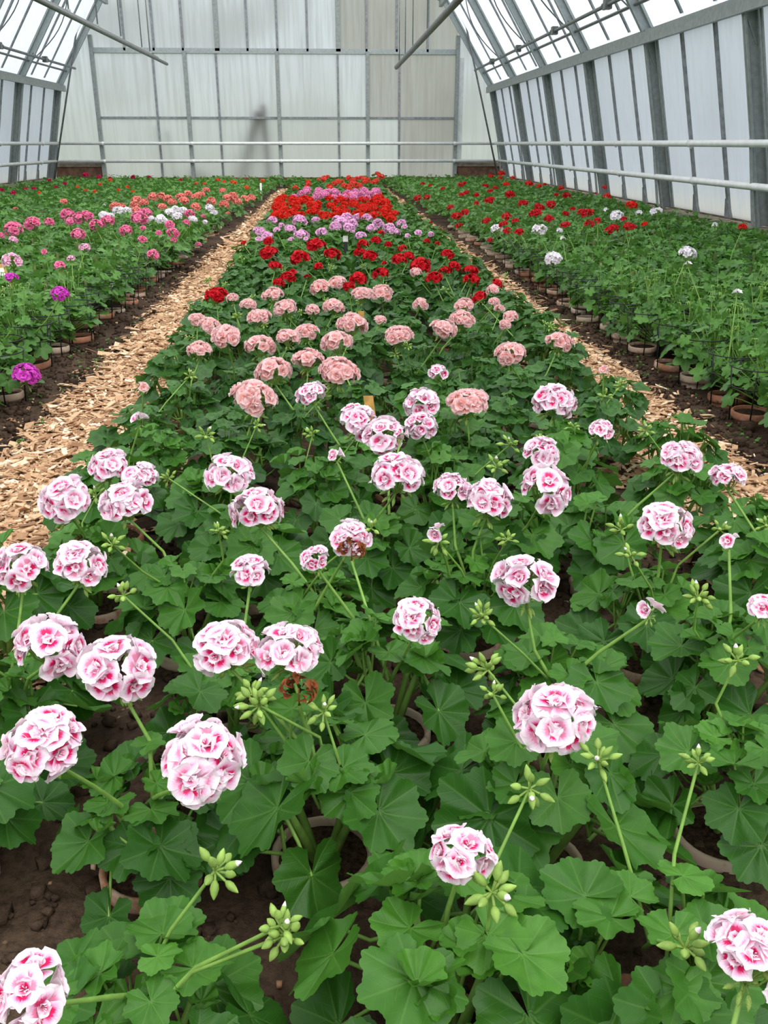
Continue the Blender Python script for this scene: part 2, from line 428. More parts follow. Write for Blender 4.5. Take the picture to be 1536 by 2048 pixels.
LEAF = {3: [leaf_zonal(113, 7, c) for c in (.10, .16, .22, .05, -.05, .18, .12, .02, .26, .14)],
        2: [leaf_zonal(43, 3, c) for c in (.10, .18, .05, -.04, .22, .14)],
        1: [leaf_zonal(22, 2, c) for c in (.10, .18, .04, -.04)],
        0: [leaf_zonal(12, 1, c) for c in (.08, .16, -.02)]}
YOUNG = {3: [leaf_zonal(64, 5, c, .35) for c in (.5, .65, .8)], 2: [leaf_zonal(36, 3, c, .35) for c in (.5, .7)],
         1: [leaf_zonal(15, 2, .5, .35)], 0: [leaf_zonal(8, 1, .5, .35)]}
IVY = {2: [leaf_ivy(31, 3) for _ in range(6)], 1: [leaf_ivy(16, 2) for _ in range(5)], 0: [leaf_ivy(11, 1) for _ in range(4)]}

def plant_zonal(lod, n, R, Hh, lmin, lmax):
    """(foliage, stem) builders of one bushy plant standing at the origin"""
    fo, st = MB(), MB()
    shoots = []
    ns = rng.integers(3, 5)
    for k in range(ns):
        a = k*2*PI/ns+rng.uniform(-.5, .5); d = rng.uniform(.02, .065)
        top = np.array([math.cos(a)*d*1.3, math.sin(a)*d*1.3, Hh*rng.uniform(.6, .85)])
        shoots.append(top)
        if lod >= 2:
            tube(st, [(0, 0, -.02), top*[.5, .5, .45], top], [.007, .006, .004], 6)
    for i in range(n):
        t = (i+.5)/n
        a = i*2.39996+rng.uniform(-.35, .35)
        rad = R*(.16+.84*t**.7)*rng.uniform(.8, 1.12)
        z = Hh*(1.0-.62*t**1.3)+rng.normal(0, .014)
        z = max(z, .05)
        size = (lmin+(lmax-lmin)*min(1, t*1.5)**.8)*rng.uniform(.8, 1.15)
        tilt = math.radians(rng.uniform(-6, 22)+44*t**1.3)+rng.normal(0, .12)
        lib = LEAF[lod]
        A = lib[rng.integers(len(lib))]
        Rm = rot_z(a-PI/2+rng.normal(0, .35)) @ rot_x(-tilt) @ rot_y(rng.normal(0, .22))
        base = np.array([math.cos(a)*rad*.72, math.sin(a)*rad*.72, z])
        fo.add_mb(A, Rm, base, size, r=float(np.clip(.75-.9*t+rng.normal(0, .16), 0, 1)))
        if lod >= 2:
            s = shoots[rng.integers(len(shoots))]
            s = min(shoots, key=lambda q: np.hypot(*(q[:2]-base[:2])))
            root = s*[1, 1, rng.uniform(.35, .9)]
            mid = (root+base)/2+[0, 0, -.012+rng.uniform(-.008, .02)]
            tube(st, [root, mid, base+[0, 0, -.001]], [.0028, .0024, .002], 5, cap=False)
    for s in shoots:                                   # curled young leaves at the tips
        for j in range(3 if lod >= 2 else 2):
            lib = YOUNG[lod]; A = lib[rng.integers(len(lib))]
            Rm = rot_z(rng.uniform(0, 6.3)) @ rot_x(-rng.uniform(.1, .6))
            fo.add_mb(A, Rm, s+[rng.normal(0, .016), rng.normal(0, .016), rng.uniform(.0, .03)], rng.uniform(.018, .032), r=float(rng.uniform(.75, 1)))
    return fo, st
def plant_ivy(lod, n, R, Hh):
    fo, st = MB(), MB()
    for i in range(n):
        t = (i+.5)/n
        a = i*2.39996+rng.uniform(-.5, .5)
        rad = R*math.sqrt(rng.uniform(.02, 1))
        z = Hh*(1-.55*(rad/R)**2*rng.uniform(.5, 1.2))*rng.uniform(.55, 1.08)
        z = max(z, .07)
        size = rng.uniform(.028, .056)*(1.2 if z < Hh*.6 else .95)
        tilt = math.radians(rng.uniform(-12, 55))
        lib = IVY[lod]; A = lib[rng.integers(len(lib))]
        Rm = rot_z(a-PI/2+rng.normal(0, .5)) @ rot_x(-tilt) @ rot_y(rng.normal(0, .3))
        base = np.array([math.cos(a)*rad, math.sin(a)*rad, z])
        fo.add_mb(A, Rm, base, size, r=float(np.clip(rng.normal(.42, .3)+(z/Hh-.7)*.7, 0, 1)))
        if lod >= 2:
            tube(st, [base*[.25, .25, .55], base*[.7, .7, .85], base], [.003, .0024, .0018], 4, cap=False)
    if lod >= 1:                                       # a few thin upright shoots with nodding bud tips
        for k in range(3):
            a = rng.uniform(0, 6.3); rr = R*rng.uniform(.2, .8); h = Hh*rng.uniform(1.05, 1.35)
            b = np.array([math.cos(a)*rr, math.sin(a)*rr, 0])
            tube(st, [b*[.5, .5, 1]+[0, 0, Hh*.5], b*[.9, .9, 1]+[0, 0, h*.9], b+[0, 0, h]], [.0026, .002, .0016], 4, cap=False)
            for q in range(4):
                aa = rng.uniform(0, 6.3)
                tube(st, [b+[0, 0, h], b+[.012*math.cos(aa), .012*math.sin(aa), h+.002], b+[.017*math.cos(aa), .017*math.sin(aa), h-.012]], [.0012, .003, .001], 4, cap=False)
    return fo, st

# ---- petals, florets, heads ----
def petal(nu, nv, L_=1.0, W=1.0, cupu=.22, curl=.22, ruff=0.0, notch=.04):
    V, U = [], []
    p = rng.uniform(0, 6.3)
    for j in range(nv+1):
        v = j/nv
        w = W*.5*(.16+.84*min(1, v/.62)**.85)*math.sqrt(max(.0, 1-(max(0, v-.62)/.40)**2.2)) if v > 0 else W*.5*.16
        for i in range(nu+1):
            u = -1+2*i/nu
            x = u*w
            y = L_*(v*(1-.08*u*u*v)-notch*(1-abs(u))*(v**6))
            z = L_*(cupu*u*u*v*.6 + curl*math.sin(v*PI*.75) - curl*.9*v**3) + ruff*math.sin(u*4.5+p+v*2)*v*v
            V.append((x, y, z)); U.append((i/nu, v))
    Q = [[j*(nu+1)+i, j*(nu+1)+i+1, (j+1)*(nu+1)+i+1, (j+1)*(nu+1)+i] for j in range(nv) for i in range(nu)]
    mb = MB(); mb.add(V, Q, None, U)
    return tuple(fix_up(list(mb.arrays())))
def floret(det, style):
    """one flower looking along +Z, outer radius about 1"""
    mb = MB()
    nu, nv = {3: (6, 7), 2: (4, 4), 1: (2, 3), 0: (2, 2)}[det]
    if style == 'eyed':     # broad cupped petals, part double
        rings = [(5, 1.0, 1.16, rng.uniform(14, 36), 0, .06), (3, .58, .66, rng.uniform(42, 62), .6, .07)]
    elif style == 'double':
        rings = [(5, 1.0, 1.0, rng.uniform(6, 24), 0, .10), (5, .78, .82, rng.uniform(34, 50), .6, .14)]
        if det >= 1: rings.append((4 if det >= 2 else 2, .48, .55, 62, .3, .16))
    else:                   # single, narrow
        rings = [(5, 1.0, .72, rng.uniform(8, 30), 0, .04)]
    for (n, ln, wd, el, off, ruff) in rings:
        for k in range(n):
            A = petal(nu, nv, ln, wd, rng.uniform(.15, .35), rng.uniform(.10, .30), ruff*rng.uniform(.4, 1.2))
            e = math.radians(el+rng.normal(0, 7))
            Rm = rot_z(off+k*2*PI/n+rng.normal(0, .08)) @ rot_x(e)
            mb.add_mb(A, Rm, (0, 0, 0), rng.uniform(.92, 1.06), r=float(rng.uniform(0, 1)), mi=0)
    if det >= 2 and style != 'double':
        for k in range(7 if det == 3 else 4):
            a = rng.uniform(0, 6.3); s = rng.uniform(.08, .22)
            tube(mb, [(0, 0, .05), (s*.5*math.cos(a), s*.5*math.sin(a), .28), (s*math.cos(a), s*math.sin(a), .42)], [.018, .016, .03], 4, mi=1)
    return mb.arrays()
FLO = {(d, s): [floret(d, s) for _ in range(k)] for d, k in ((3, 5), (2, 5), (1, 5), (0, 4)) for s in ('eyed', 'double', 'single')}
def bud(mb, base, d, ln, wd, n=7, mi=0, tip=None):
    prof = [(.25, 0), (.85, .22), (1.0, .45), (.72, .72), (.30, .92), (.04, 1.0)]
    R = frame_to(d); k = len(prof)
    V = np.array([(rr*wd/2*math.cos(2*PI*j/n), rr*wd/2*math.sin(2*PI*j/n), z*ln) for rr, z in prof for j in range(n)]) @ R.T + np.asarray(base)
    Q = [[i*n+j, i*n+(j+1) % n, (i+1)*n+(j+1) % n, (i+1)*n+j] for i in range(k-1) for j in range(n)]
    if tip is None: mb.add(V, Q, mi=mi)
    else:
        Q = np.array(Q); mb.n0 = mb.n
        mb.add(V, Q[:3*n], mi=mi); mb.add(V, Q[3*n:], mi=tip)
def flower_head(det, style, n, spread, fl, low=.2):
    """(petals, green) of a ball of florets, overall diameter about 1, centred on the origin; stalk meets it at z = -.42"""
    pe, gr = MB(), MB()
    base = np.array([0, 0, -.42])
    for i in range(n):
        t = (i+.5)/n
        cz = 1-(1+low)*t
        if n <= 3: cz = .55
        a = i*2.39996+rng.uniform(-.25, .25)
        sxy = math.sqrt(max(0, 1-cz*cz))
        if i == 0 and n > 3: sxy = .12
        d = np.array([sxy*math.cos(a), sxy*math.sin(a), cz*.85])
        d = d+rng.normal(0, .16 if i else .03, 3); d /= np.linalg.norm(d)
        lib = FLO[(det, style)]; A = lib[rng.integers(len(lib))]
        c = d*spread*rng.uniform(.78, 1.12)*[1, 1, .8]
        dn = d+np.array([0, 0, .12]); 
        Rm = frame_to(dn) @ rot_z(rng.uniform(0, 6.3))
        pe.add_mb(A, Rm, c, fl*rng.uniform(.85, 1.1))
        if det >= 1:
            e = c-d*.03
            tube(gr, [base, base*.5+e*.5+d*.05*[1, 1, 0], e], [.012, .011, .02], 4 if det < 3 else 5, cap=False)
            bud(gr, c-d*.14, d, .16, .075, 5)
    if det >= 2:
        for i in range(rng.integers(3, 7)):               # unopened buds hang below the open flowers
            a = rng.uniform(0, 6.3); q = np.array([math.cos(a), math.sin(a), 0])
            e = base+q*rng.uniform(.10, .2)+[0, 0, rng.uniform(-.03, .10)]
            tube(gr, [base, (base+e)/2+[0, 0, .05], e], [.011, .011, .014], 4, cap=False)
            bud(gr, e, q*.5+[0, 0, -1+rng.uniform(0, .9)], rng.uniform(.12, .19), rng.uniform(.06, .08), 6)
    return pe, gr
def bud_cluster(det, n, col=None):
    """an umbel still in bud, about 6 cm across, stalk meets it at the origin"""
    gr = MB()
    for i in range(n):
        a = i*2.39996; cz = 1-1.25*(i+.5)/n
        s = math.sqrt(max(0, 1-cz*cz)); d = np.array([s*math.cos(a), s*math.sin(a), cz])+rng.normal(0, .12, 3)
        d /= np.linalg.norm(d)
        ln = rng.uniform(.006, .015); e = d*ln
        tube(gr, [(0, 0, 0), e], [.0012, .0014], 4, cap=False)
        bud(gr, e, d+[0, 0, rng.uniform(-.4, .3)], rng.uniform(.012, .018), rng.uniform(.0068, .0088), 7 if det >= 2 else 5, 0, 1 if i < 1 and det >= 2 else None)
    return gr

EXPOSURE = 0.4
DRIED_AT = [(0.029, 1.485, .315), (-0.054, 1.037, .315)]
# measured flower heads: x, y, z, diameter
HEADS = {
    'pale': [(-0.27, 0.577, 0.324, 0.075),(0.356, 0.562, 0.342, 0.081),(-0.352, 0.905, 0.34, 0.095),(-0.166, 0.894, 0.317, 0.117),(0.271, 0.93, 0.334, 0.113),(0.122, 0.716, 0.324, 0.074),(-0.425, 1.174, 0.317, 0.108),(-0.309, 1.105, 0.32, 0.112),(-0.162, 1.135, 0.328, 0.099),(-0.071, 1.132, 0.322, 0.097),(0.122, 1.211, 0.323, 0.081),(0.499, 1.233, 0.316, 0.051),(0.659, 1.196, 0.334, 0.058),(0.311, 1.313, 0.33, 0.109),(-0.53, 1.406, 0.339, 0.1),(-0.432, 1.406, 0.339, 0.1),(-0.146, 1.389, 0.325, 0.077),(-0.035, 1.38, 0.351, 0.056),(0.027, 1.541, 0.315, 0.089),(0.191, 1.529, 0.331, 0.041),(0.627, 1.541, 0.326, 0.109),(-0.545, 1.738, 0.331, 0.118),(-0.428, 1.739, 0.32, 0.108),(-0.49, 1.889, 0.348, 0.098),(-0.42, 1.862, 0.33, 0.081),(-0.158, 1.698, 0.316, 0.111),(-0.225, 1.84, 0.34, 0.105),(0.141, 1.872, 0.319, 0.124),(0.245, 1.734, 0.337, 0.087),(0.312, 1.689, 0.329, 0.11),(0.435, 1.719, 0.338, 0.122),(0.47, 1.903, 0.353, 0.095),(0.776, 1.863, 0.348, 0.101),(0.852, 1.785, 0.332, 0.084),(0.697, 1.415, 0.348, 0.03),(0.666, 2.109, 0.341, 0.07),(0.623, 2.428, 0.33, 0.129),(0.251, 2.452, 0.321, 0.113),(0.224, 2.179, 0.339, 0.091),(0.124, 2.101, 0.338, 0.112),(0.068, 2.18, 0.353, 0.113),(0.164, 2.067, 0.354, 0.043),(-0.06, 2.509, 0.339, 0.088),(0.006, 1.988, 0.329, 0.035),(-0.489, 2.235, 0.351, 0.051),(0.343, 2.848, 0.315, 0.071)],
    'salmon': [(-0.227, 2.568, 0.314, 0.14),(0.374, 2.401, 0.333, 0.114),(0.023, 2.785, 0.335, 0.122),(-0.192, 2.897, 0.316, 0.127),(-0.079, 2.965, 0.335, 0.103),(0.018, 3.192, 0.346, 0.117),(0.618, 3.062, 0.325, 0.111),(0.832, 3.234, 0.327, 0.102),(0.258, 3.42, 0.319, 0.111),(-0.257, 3.263, 0.322, 0.112),(-0.153, 3.266, 0.349, 0.09),(-0.095, 3.478, 0.325, 0.096),(0.085, 3.507, 0.348, 0.128),(0.429, 3.405, 0.347, 0.099),(0.538, 3.668, 0.334, 0.106),(0.604, 4.088, 0.32, 0.095),(-0.38, 3.296, 0.349, 0.113),(-0.478, 3.619, 0.33, 0.091),(-0.551, 3.773, 0.327, 0.078),(-0.464, 3.202, 0.323, 0.089),(-0.288, 3.687, 0.349, 0.093),(-0.198, 4.001, 0.33, 0.105),(-0.078, 4.016, 0.321, 0.075),(0.017, 4.057, 0.329, 0.098),(0.207, 3.782, 0.315, 0.059),(-0.271, 4.35, 0.335, 0.102),(-0.366, 4.128, 0.328, 0.081),(-0.049, 4.666, 0.322, 0.109),(0.043, 4.698, 0.341, 0.097),(0.153, 4.286, 0.343, 0.103),(0.255, 4.525, 0.311, 0.109),(0.484, 5.154, 0.331, 0.078),(0.41, 4.151, 0.321, 0.078),(0.735, 3.66, 0.347, 0.073),(0.729, 3.877, 0.341, 0.056),(0.705, 3.624, 0.32, 0.057),(0.814, 4.555, 0.321, 0.075),(0.761, 4.202, 0.316, 0.06),(-0.441, 4.177, 0.35, 0.068),(-0.568, 2.682, 0.322, 0.045),(0.864, 2.77, 0.334, 0.032)],
    'red': [(-0.53, 4.323, 0.339, 0.108),(-0.091, 6.425, 0.346, 0.136),(0.022, 5.923, 0.344, 0.12),(-0.18, 5.684, 0.35, 0.127),(-0.4, 6.178, 0.325, 0.125),(-0.31, 5.321, 0.35, 0.081),(-0.222, 4.982, 0.332, 0.086),(-0.259, 4.705, 0.341, 0.077),(-0.064, 5.445, 0.333, 0.066),(0.151, 4.888, 0.332, 0.105),(0.093, 4.555, 0.341, 0.066),(0.278, 5.015, 0.339, 0.098),(0.261, 5.892, 0.334, 0.108),(0.192, 5.968, 0.35, 0.085),(0.238, 6.552, 0.344, 0.093),(0.356, 7.041, 0.321, 0.085),(0.425, 6.677, 0.33, 0.068),(0.496, 6.284, 0.338, 0.077),(0.417, 5.493, 0.357, 0.101),(0.485, 5.692, 0.356, 0.087),(0.527, 5.341, 0.342, 0.126),(0.569, 4.983, 0.321, 0.097),(0.745, 5.818, 0.351, 0.089),(0.723, 5.325, 0.337, 0.087),(0.642, 5.116, 0.343, 0.074),(0.777, 5.067, 0.348, 0.089),(0.731, 4.721, 0.345, 0.093),(0.846, 4.621, 0.339, 0.077),(0.676, 4.096, 0.356, 0.072),(-0.442, 6.902, 0.335, 0.083),(-0.61, 6.774, 0.336, 0.054),(0.699, 6.641, 0.354, 0.061),(0.786, 6.744, 0.328, 0.048),(0.419, 7.538, 0.332, 0.068),(0.321, 5.391, 0.353, 0.039),(-0.123, 5.061, 0.323, 0.03),(-0.198, 5.045, 0.353, 0.046)],
    'lilac': [(-0.511, 8.65, 0.346, 0.112),(-0.265, 8.739, 0.338, 0.139),(-0.119, 8.9, 0.334, 0.08),(-0.314, 7.729, 0.348, 0.101),(-0.057, 7.415, 0.352, 0.104),(-0.215, 7.442, 0.329, 0.112),(-0.168, 7.028, 0.339, 0.049),(-0.563, 7.653, 0.341, 0.099),(-0.478, 7.262, 0.34, 0.095),(-0.519, 7.023, 0.335, 0.063),(-0.283, 7.065, 0.33, 0.057),(-0.421, 7.717, 0.343, 0.077),(-0.401, 8.128, 0.349, 0.065),(0.124, 8.537, 0.327, 0.15),(0.061, 8.181, 0.332, 0.115),(0.174, 7.775, 0.35, 0.109),(0.285, 9.018, 0.349, 0.099),(0.363, 8.948, 0.345, 0.107),(0.253, 7.374, 0.326, 0.089),(0.355, 7.799, 0.347, 0.094),(0.43, 8.172, 0.354, 0.107),(0.497, 7.692, 0.355, 0.108),(0.527, 7.452, 0.346, 0.09),(0.662, 8.513, 0.326, 0.103),(0.635, 7.867, 0.35, 0.063),(0.722, 7.523, 0.332, 0.076),(0.607, 7.15, 0.344, 0.051),(0.786, 7.191, 0.354, 0.058),(0.163, 8.779, 0.346, 0.14),(0.225, 8.506, 0.329, 0.102),(0.094, 8.885, 0.334, 0.107)],
    'scarlet': [(0.238, 12.494, 0.357, 0.124),(0.42, 13.037, 0.326, 0.129),(0.482, 12.634, 0.344, 0.125),(0.694, 12.731, 0.337, 0.126),(0.414, 12.9, 0.326, 0.128),(0.655, 12.49, 0.345, 0.124),(-0.604, 12.965, 0.322, 0.128),(0.022, 12.837, 0.324, 0.127),(0.691, 12.55, 0.335, 0.125),(0.283, 12.766, 0.323, 0.127),(0.642, 12.714, 0.322, 0.126),(-0.466, 12.35, 0.343, 0.122),(0.025, 12.157, 0.35, 0.12),(-0.276, 12.034, 0.355, 0.119),(0.131, 12.525, 0.325, 0.124),(0.17, 12.262, 0.337, 0.122),(-0.61, 12.356, 0.333, 0.122),(-0.321, 12.089, 0.344, 0.12),(-0.237, 12.128, 0.34, 0.12),(0.62, 11.711, 0.358, 0.116),(0.433, 12.096, 0.335, 0.12),(-0.411, 12.34, 0.322, 0.122),(0.466, 11.785, 0.348, 0.117),(-0.437, 12.196, 0.326, 0.121),(0.223, 11.773, 0.345, 0.117),(-0.443, 11.867, 0.34, 0.117),(-0.597, 11.55, 0.356, 0.114),(0.566, 11.699, 0.342, 0.116),(-0.327, 11.669, 0.345, 0.116),(-0.326, 11.887, 0.331, 0.118),(0.713, 11.586, 0.342, 0.115),(0.575, 11.768, 0.33, 0.117),(-0.218, 11.431, 0.35, 0.113),(0.684, 11.507, 0.341, 0.115),(0.118, 11.773, 0.325, 0.117),(0.306, 11.656, 0.329, 0.116),(-0.337, 11.565, 0.335, 0.115),(0.644, 11.219, 0.349, 0.112),(0.323, 11.589, 0.327, 0.115),(0.676, 11.167, 0.349, 0.111),(0.581, 11.179, 0.346, 0.111),(-0.213, 11.583, 0.323, 0.115),(-0.123, 11.146, 0.347, 0.111),(-0.393, 11.522, 0.324, 0.114),(-0.42, 11.467, 0.325, 0.114),(-0.514, 11.122, 0.344, 0.11),(-0.207, 11.311, 0.33, 0.112),(0.192, 10.825, 0.355, 0.108),(-0.598, 11.107, 0.339, 0.11),(0.297, 11.127, 0.333, 0.111),(-0.152, 10.806, 0.352, 0.107),(-0.197, 11.287, 0.321, 0.112),(0.471, 10.755, 0.349, 0.107),(0.034, 11.193, 0.322, 0.111),(-0.188, 11.111, 0.326, 0.11),(0.032, 10.54, 0.358, 0.105),(0.322, 10.67, 0.347, 0.106),(-0.531, 10.99, 0.329, 0.109),(0.695, 10.956, 0.325, 0.109),(-0.55, 10.442, 0.359, 0.103),(0.379, 10.558, 0.347, 0.105),(0.496, 10.421, 0.353, 0.104),(-0.583, 10.894, 0.326, 0.108),(0.427, 10.493, 0.345, 0.105),(-0.119, 10.669, 0.334, 0.106),(0.16, 10.699, 0.329, 0.106),(-0.587, 10.651, 0.333, 0.106),(-0.528, 10.44, 0.345, 0.103),(-0.361, 10.57, 0.334, 0.105),(0.648, 10.458, 0.335, 0.104),(-0.344, 10.645, 0.325, 0.106),(0.377, 10.137, 0.353, 0.101),(0.603, 10.211, 0.346, 0.102),(0.612, 10.085, 0.352, 0.101),(-0.146, 10.334, 0.337, 0.103),(-0.13, 10.045, 0.354, 0.1),(0.086, 10.213, 0.341, 0.102),(0.405, 10.12, 0.344, 0.101),(-0.446, 10.155, 0.343, 0.101),(0.366, 9.977, 0.35, 0.099),(0.436, 10.158, 0.336, 0.101),(0.525, 10.308, 0.324, 0.103),(-0.553, 10.384, 0.321, 0.103),(0.632, 10.183, 0.328, 0.102),(-0.481, 10.321, 0.322, 0.102),(-0.147, 9.76, 0.356, 0.097),(0.193, 9.961, 0.339, 0.099),(0.573, 9.744, 0.35, 0.097),(-0.156, 10.218, 0.32, 0.102),(0.59, 9.866, 0.339, 0.099),(0.106, 9.618, 0.356, 0.096),(-0.184, 9.772, 0.345, 0.097),(-0.181, 9.86, 0.337, 0.098),(-0.357, 9.823, 0.339, 0.098),(-0.492, 10.022, 0.324, 0.1),(-0.4, 9.959, 0.326, 0.099),(0.294, 9.89, 0.326, 0.099),(0.68, 9.715, 0.335, 0.097),(-0.377, 9.746, 0.335, 0.097),(-0.504, 9.44, 0.355, 0.094),(0.673, 9.771, 0.326, 0.098),(0.093, 9.721, 0.33, 0.097),(-0.069, 9.693, 0.331, 0.097),(-0.285, 9.748, 0.326, 0.097),(0.169, 9.625, 0.331, 0.096),(0.463, 9.613, 0.329, 0.096),(-0.006, 9.475, 0.339, 0.094),(-0.05, 9.712, 0.321, 0.097),(-0.491, 9.204, 0.357, 0.091),(0.57, 9.435, 0.335, 0.094),(-0.518, 9.153, 0.358, 0.091),(0.04, 9.239, 0.348, 0.092),(0.462, 9.199, 0.347, 0.092),(-0.41, 9.342, 0.339, 0.093),(0.325, 9.01, 0.358, 0.09),(0.617, 9.434, 0.325, 0.094),(0.206, 9.127, 0.347, 0.091),(0.408, 9.304, 0.332, 0.093),(-0.433, 9.118, 0.347, 0.091),(-0.033, 9.042, 0.349, 0.09),(0.601, 9.02, 0.327, 0.109)],
    'rose': [(-0.312, 14.477, 0.348, 0.137),(0.547, 14.525, 0.341, 0.138),(-0.132, 14.328, 0.349, 0.136),(0.063, 14.394, 0.343, 0.136),(0.72, 14.017, 0.356, 0.133),(0.524, 13.476, 0.379, 0.128),(0.693, 13.942, 0.355, 0.133),(0.064, 13.971, 0.352, 0.132),(0.105, 13.78, 0.359, 0.131),(0.398, 13.869, 0.351, 0.132),(0.094, 13.451, 0.369, 0.128),(-0.126, 13.425, 0.369, 0.127),(0.007, 13.836, 0.347, 0.131),(-0.302, 13.737, 0.35, 0.13),(-0.024, 13.306, 0.367, 0.126),(0.679, 12.99, 0.378, 0.124),(0.659, 13.189, 0.366, 0.125),(0.273, 13.342, 0.357, 0.127),(0.118, 12.85, 0.379, 0.122),(-0.069, 13.614, 0.34, 0.129),(-0.369, 13.537, 0.342, 0.128),(-0.141, 12.885, 0.371, 0.122),(0.457, 13.104, 0.356, 0.125),(0.57, 13.347, 0.342, 0.127),(-0.037, 12.927, 0.362, 0.123),(0.445, 12.495, 0.38, 0.119),(0.446, 12.829, 0.361, 0.122),(0.356, 12.924, 0.354, 0.123),(0.325, 13.084, 0.344, 0.124),(0.44, 13.048, 0.343, 0.124),(-0.031, 12.374, 0.376, 0.117),(0.365, 12.629, 0.36, 0.12),(-0.123, 12.263, 0.377, 0.116),(0.114, 12.898, 0.342, 0.123),(0.447, 12.685, 0.35, 0.121),(0.359, 12.796, 0.342, 0.122),(-0.109, 12.51, 0.356, 0.119),(0.66, 12.682, 0.342, 0.121),(0.306, 12.509, 0.35, 0.119),(0.224, 12.354, 0.356, 0.118),(-0.436, 12.428, 0.352, 0.118),(0.189, 12.543, 0.342, 0.119),(-0.159, 12.531, 0.342, 0.119),(0.318, 11.753, 0.379, 0.112),(0.091, 12.325, 0.347, 0.117),(0.493, 12.011, 0.36, 0.114)],
    'coral': [(0.419, 18.424, 0.392, 0.123),(0.643, 17.921, 0.403, 0.12),(-0.066, 18.853, 0.367, 0.126),(0.405, 18.103, 0.385, 0.121),(0.563, 18.403, 0.369, 0.123),(0.663, 17.219, 0.403, 0.115),(-0.057, 16.231, 0.434, 0.108),(0.667, 16.772, 0.408, 0.112),(0.676, 16.035, 0.429, 0.107),(0.453, 17.335, 0.377, 0.116),(0.907, 17.587, 0.361, 0.118),(0.812, 16.291, 0.403, 0.109),(0.18, 16.299, 0.399, 0.109),(0.192, 15.973, 0.406, 0.107),(-0.327, 16.28, 0.39, 0.109),(0.609, 15.559, 0.41, 0.104),(0.731, 15.208, 0.418, 0.102),(0.107, 14.726, 0.433, 0.099),(0.415, 15.831, 0.385, 0.106),(0.442, 15.408, 0.396, 0.103),(0.43, 14.516, 0.426, 0.097),(-0.313, 15.652, 0.378, 0.105),(0.534, 15.69, 0.369, 0.105),(0.247, 15.192, 0.385, 0.102),(0.368, 15.503, 0.367, 0.104),(0.027, 14.067, 0.422, 0.094),(0.277, 13.85, 0.426, 0.093),(0.492, 14.699, 0.385, 0.099),(0.315, 14.943, 0.37, 0.1),(0.426, 14.911, 0.367, 0.1),(-0.485, 14.545, 0.38, 0.097),(-0.318, 14.723, 0.367, 0.099),(0.048, 13.956, 0.394, 0.094),(0.301, 13.565, 0.406, 0.091),(1.08, 19.407, 0.38, 0.15),(1.146, 21.754, 0.365, 0.128),(0.011, 18.327, 0.416, 0.09),(0.265, 17.426, 0.364, 0.086),(-0.166, 17.841, 0.376, 0.077)],
    'magentaL': [(-1.205, 3.577, 0.151, 0.113),(-1.214, 4.204, 0.372, 0.081),(-1.593, 4.731, 0.377, 0.069)],
    'pinkL': [(-2.395, 7.3, 0.397, 0.139),(-2.409, 7.823, 0.393, 0.141),(-2.253, 7.771, 0.41, 0.088),(-2.362, 8.738, 0.402, 0.141),(-2.073, 7.722, 0.416, 0.088),(-2.098, 8.137, 0.406, 0.139),(-2.113, 8.388, 0.41, 0.127),(-1.825, 7.518, 0.403, 0.115),(-1.849, 8.04, 0.398, 0.122),(-1.727, 6.6, 0.413, 0.107),(-1.411, 4.94, 0.406, 0.074),(-1.644, 5.502, 0.418, 0.034),(-1.491, 7.024, 0.409, 0.094),(-1.592, 8.082, 0.408, 0.15),(-1.436, 7.396, 0.391, 0.057),(-1.666, 8.778, 0.412, 0.117),(-1.276, 7.669, 0.395, 0.088),(-1.209, 7.401, 0.355, 0.099),(-1.203, 7.379, 0.303, 0.064),(-1.281, 6.527, 0.387, 0.075),(-1.25, 7.002, 0.391, 0.054),(-1.21, 6.492, 0.287, 0.094),(-1.294, 8.947, 0.391, 0.102),(-1.214, 8.138, 0.373, 0.078),(-1.209, 8.789, 0.131, 0.061),(-1.214, 9.289, 0.342, 0.062),(-2.374, 6.959, 0.381, 0.066)],
    'lightL': [(-2.172, 6.604, 0.382, 0.076),(-1.549, 6.032, 0.385, 0.081),(-1.462, 5.37, 0.394, 0.054),(-1.704, 5.101, 0.414, 0.116)],
    'whiteL': [(-1.953, 8.378, 0.418, 0.095),(-1.994, 9.159, 0.404, 0.122),(-1.956, 9.388, 0.389, 0.107),(-1.441, 8.22, 0.397, 0.11),(-1.485, 9.033, 0.394, 0.12),(-1.357, 8.584, 0.393, 0.098),(-1.442, 9.491, 0.38, 0.108),(-1.499, 9.405, 0.403, 0.089),(-1.216, 9.844, 0.383, 0.103),(-1.206, 10.13, 0.319, 0.087),(-1.213, 9.388, 0.284, 0.063),(-1.527, 8.271, 0.401, 0.063),(-1.997, 8.778, 0.387, 0.083),(-2.324, 10.022, 0.408, 0.03),(-1.216, 8.602, 0.368, 0.082),(-1.339, 7.842, 0.418, 0.06)],
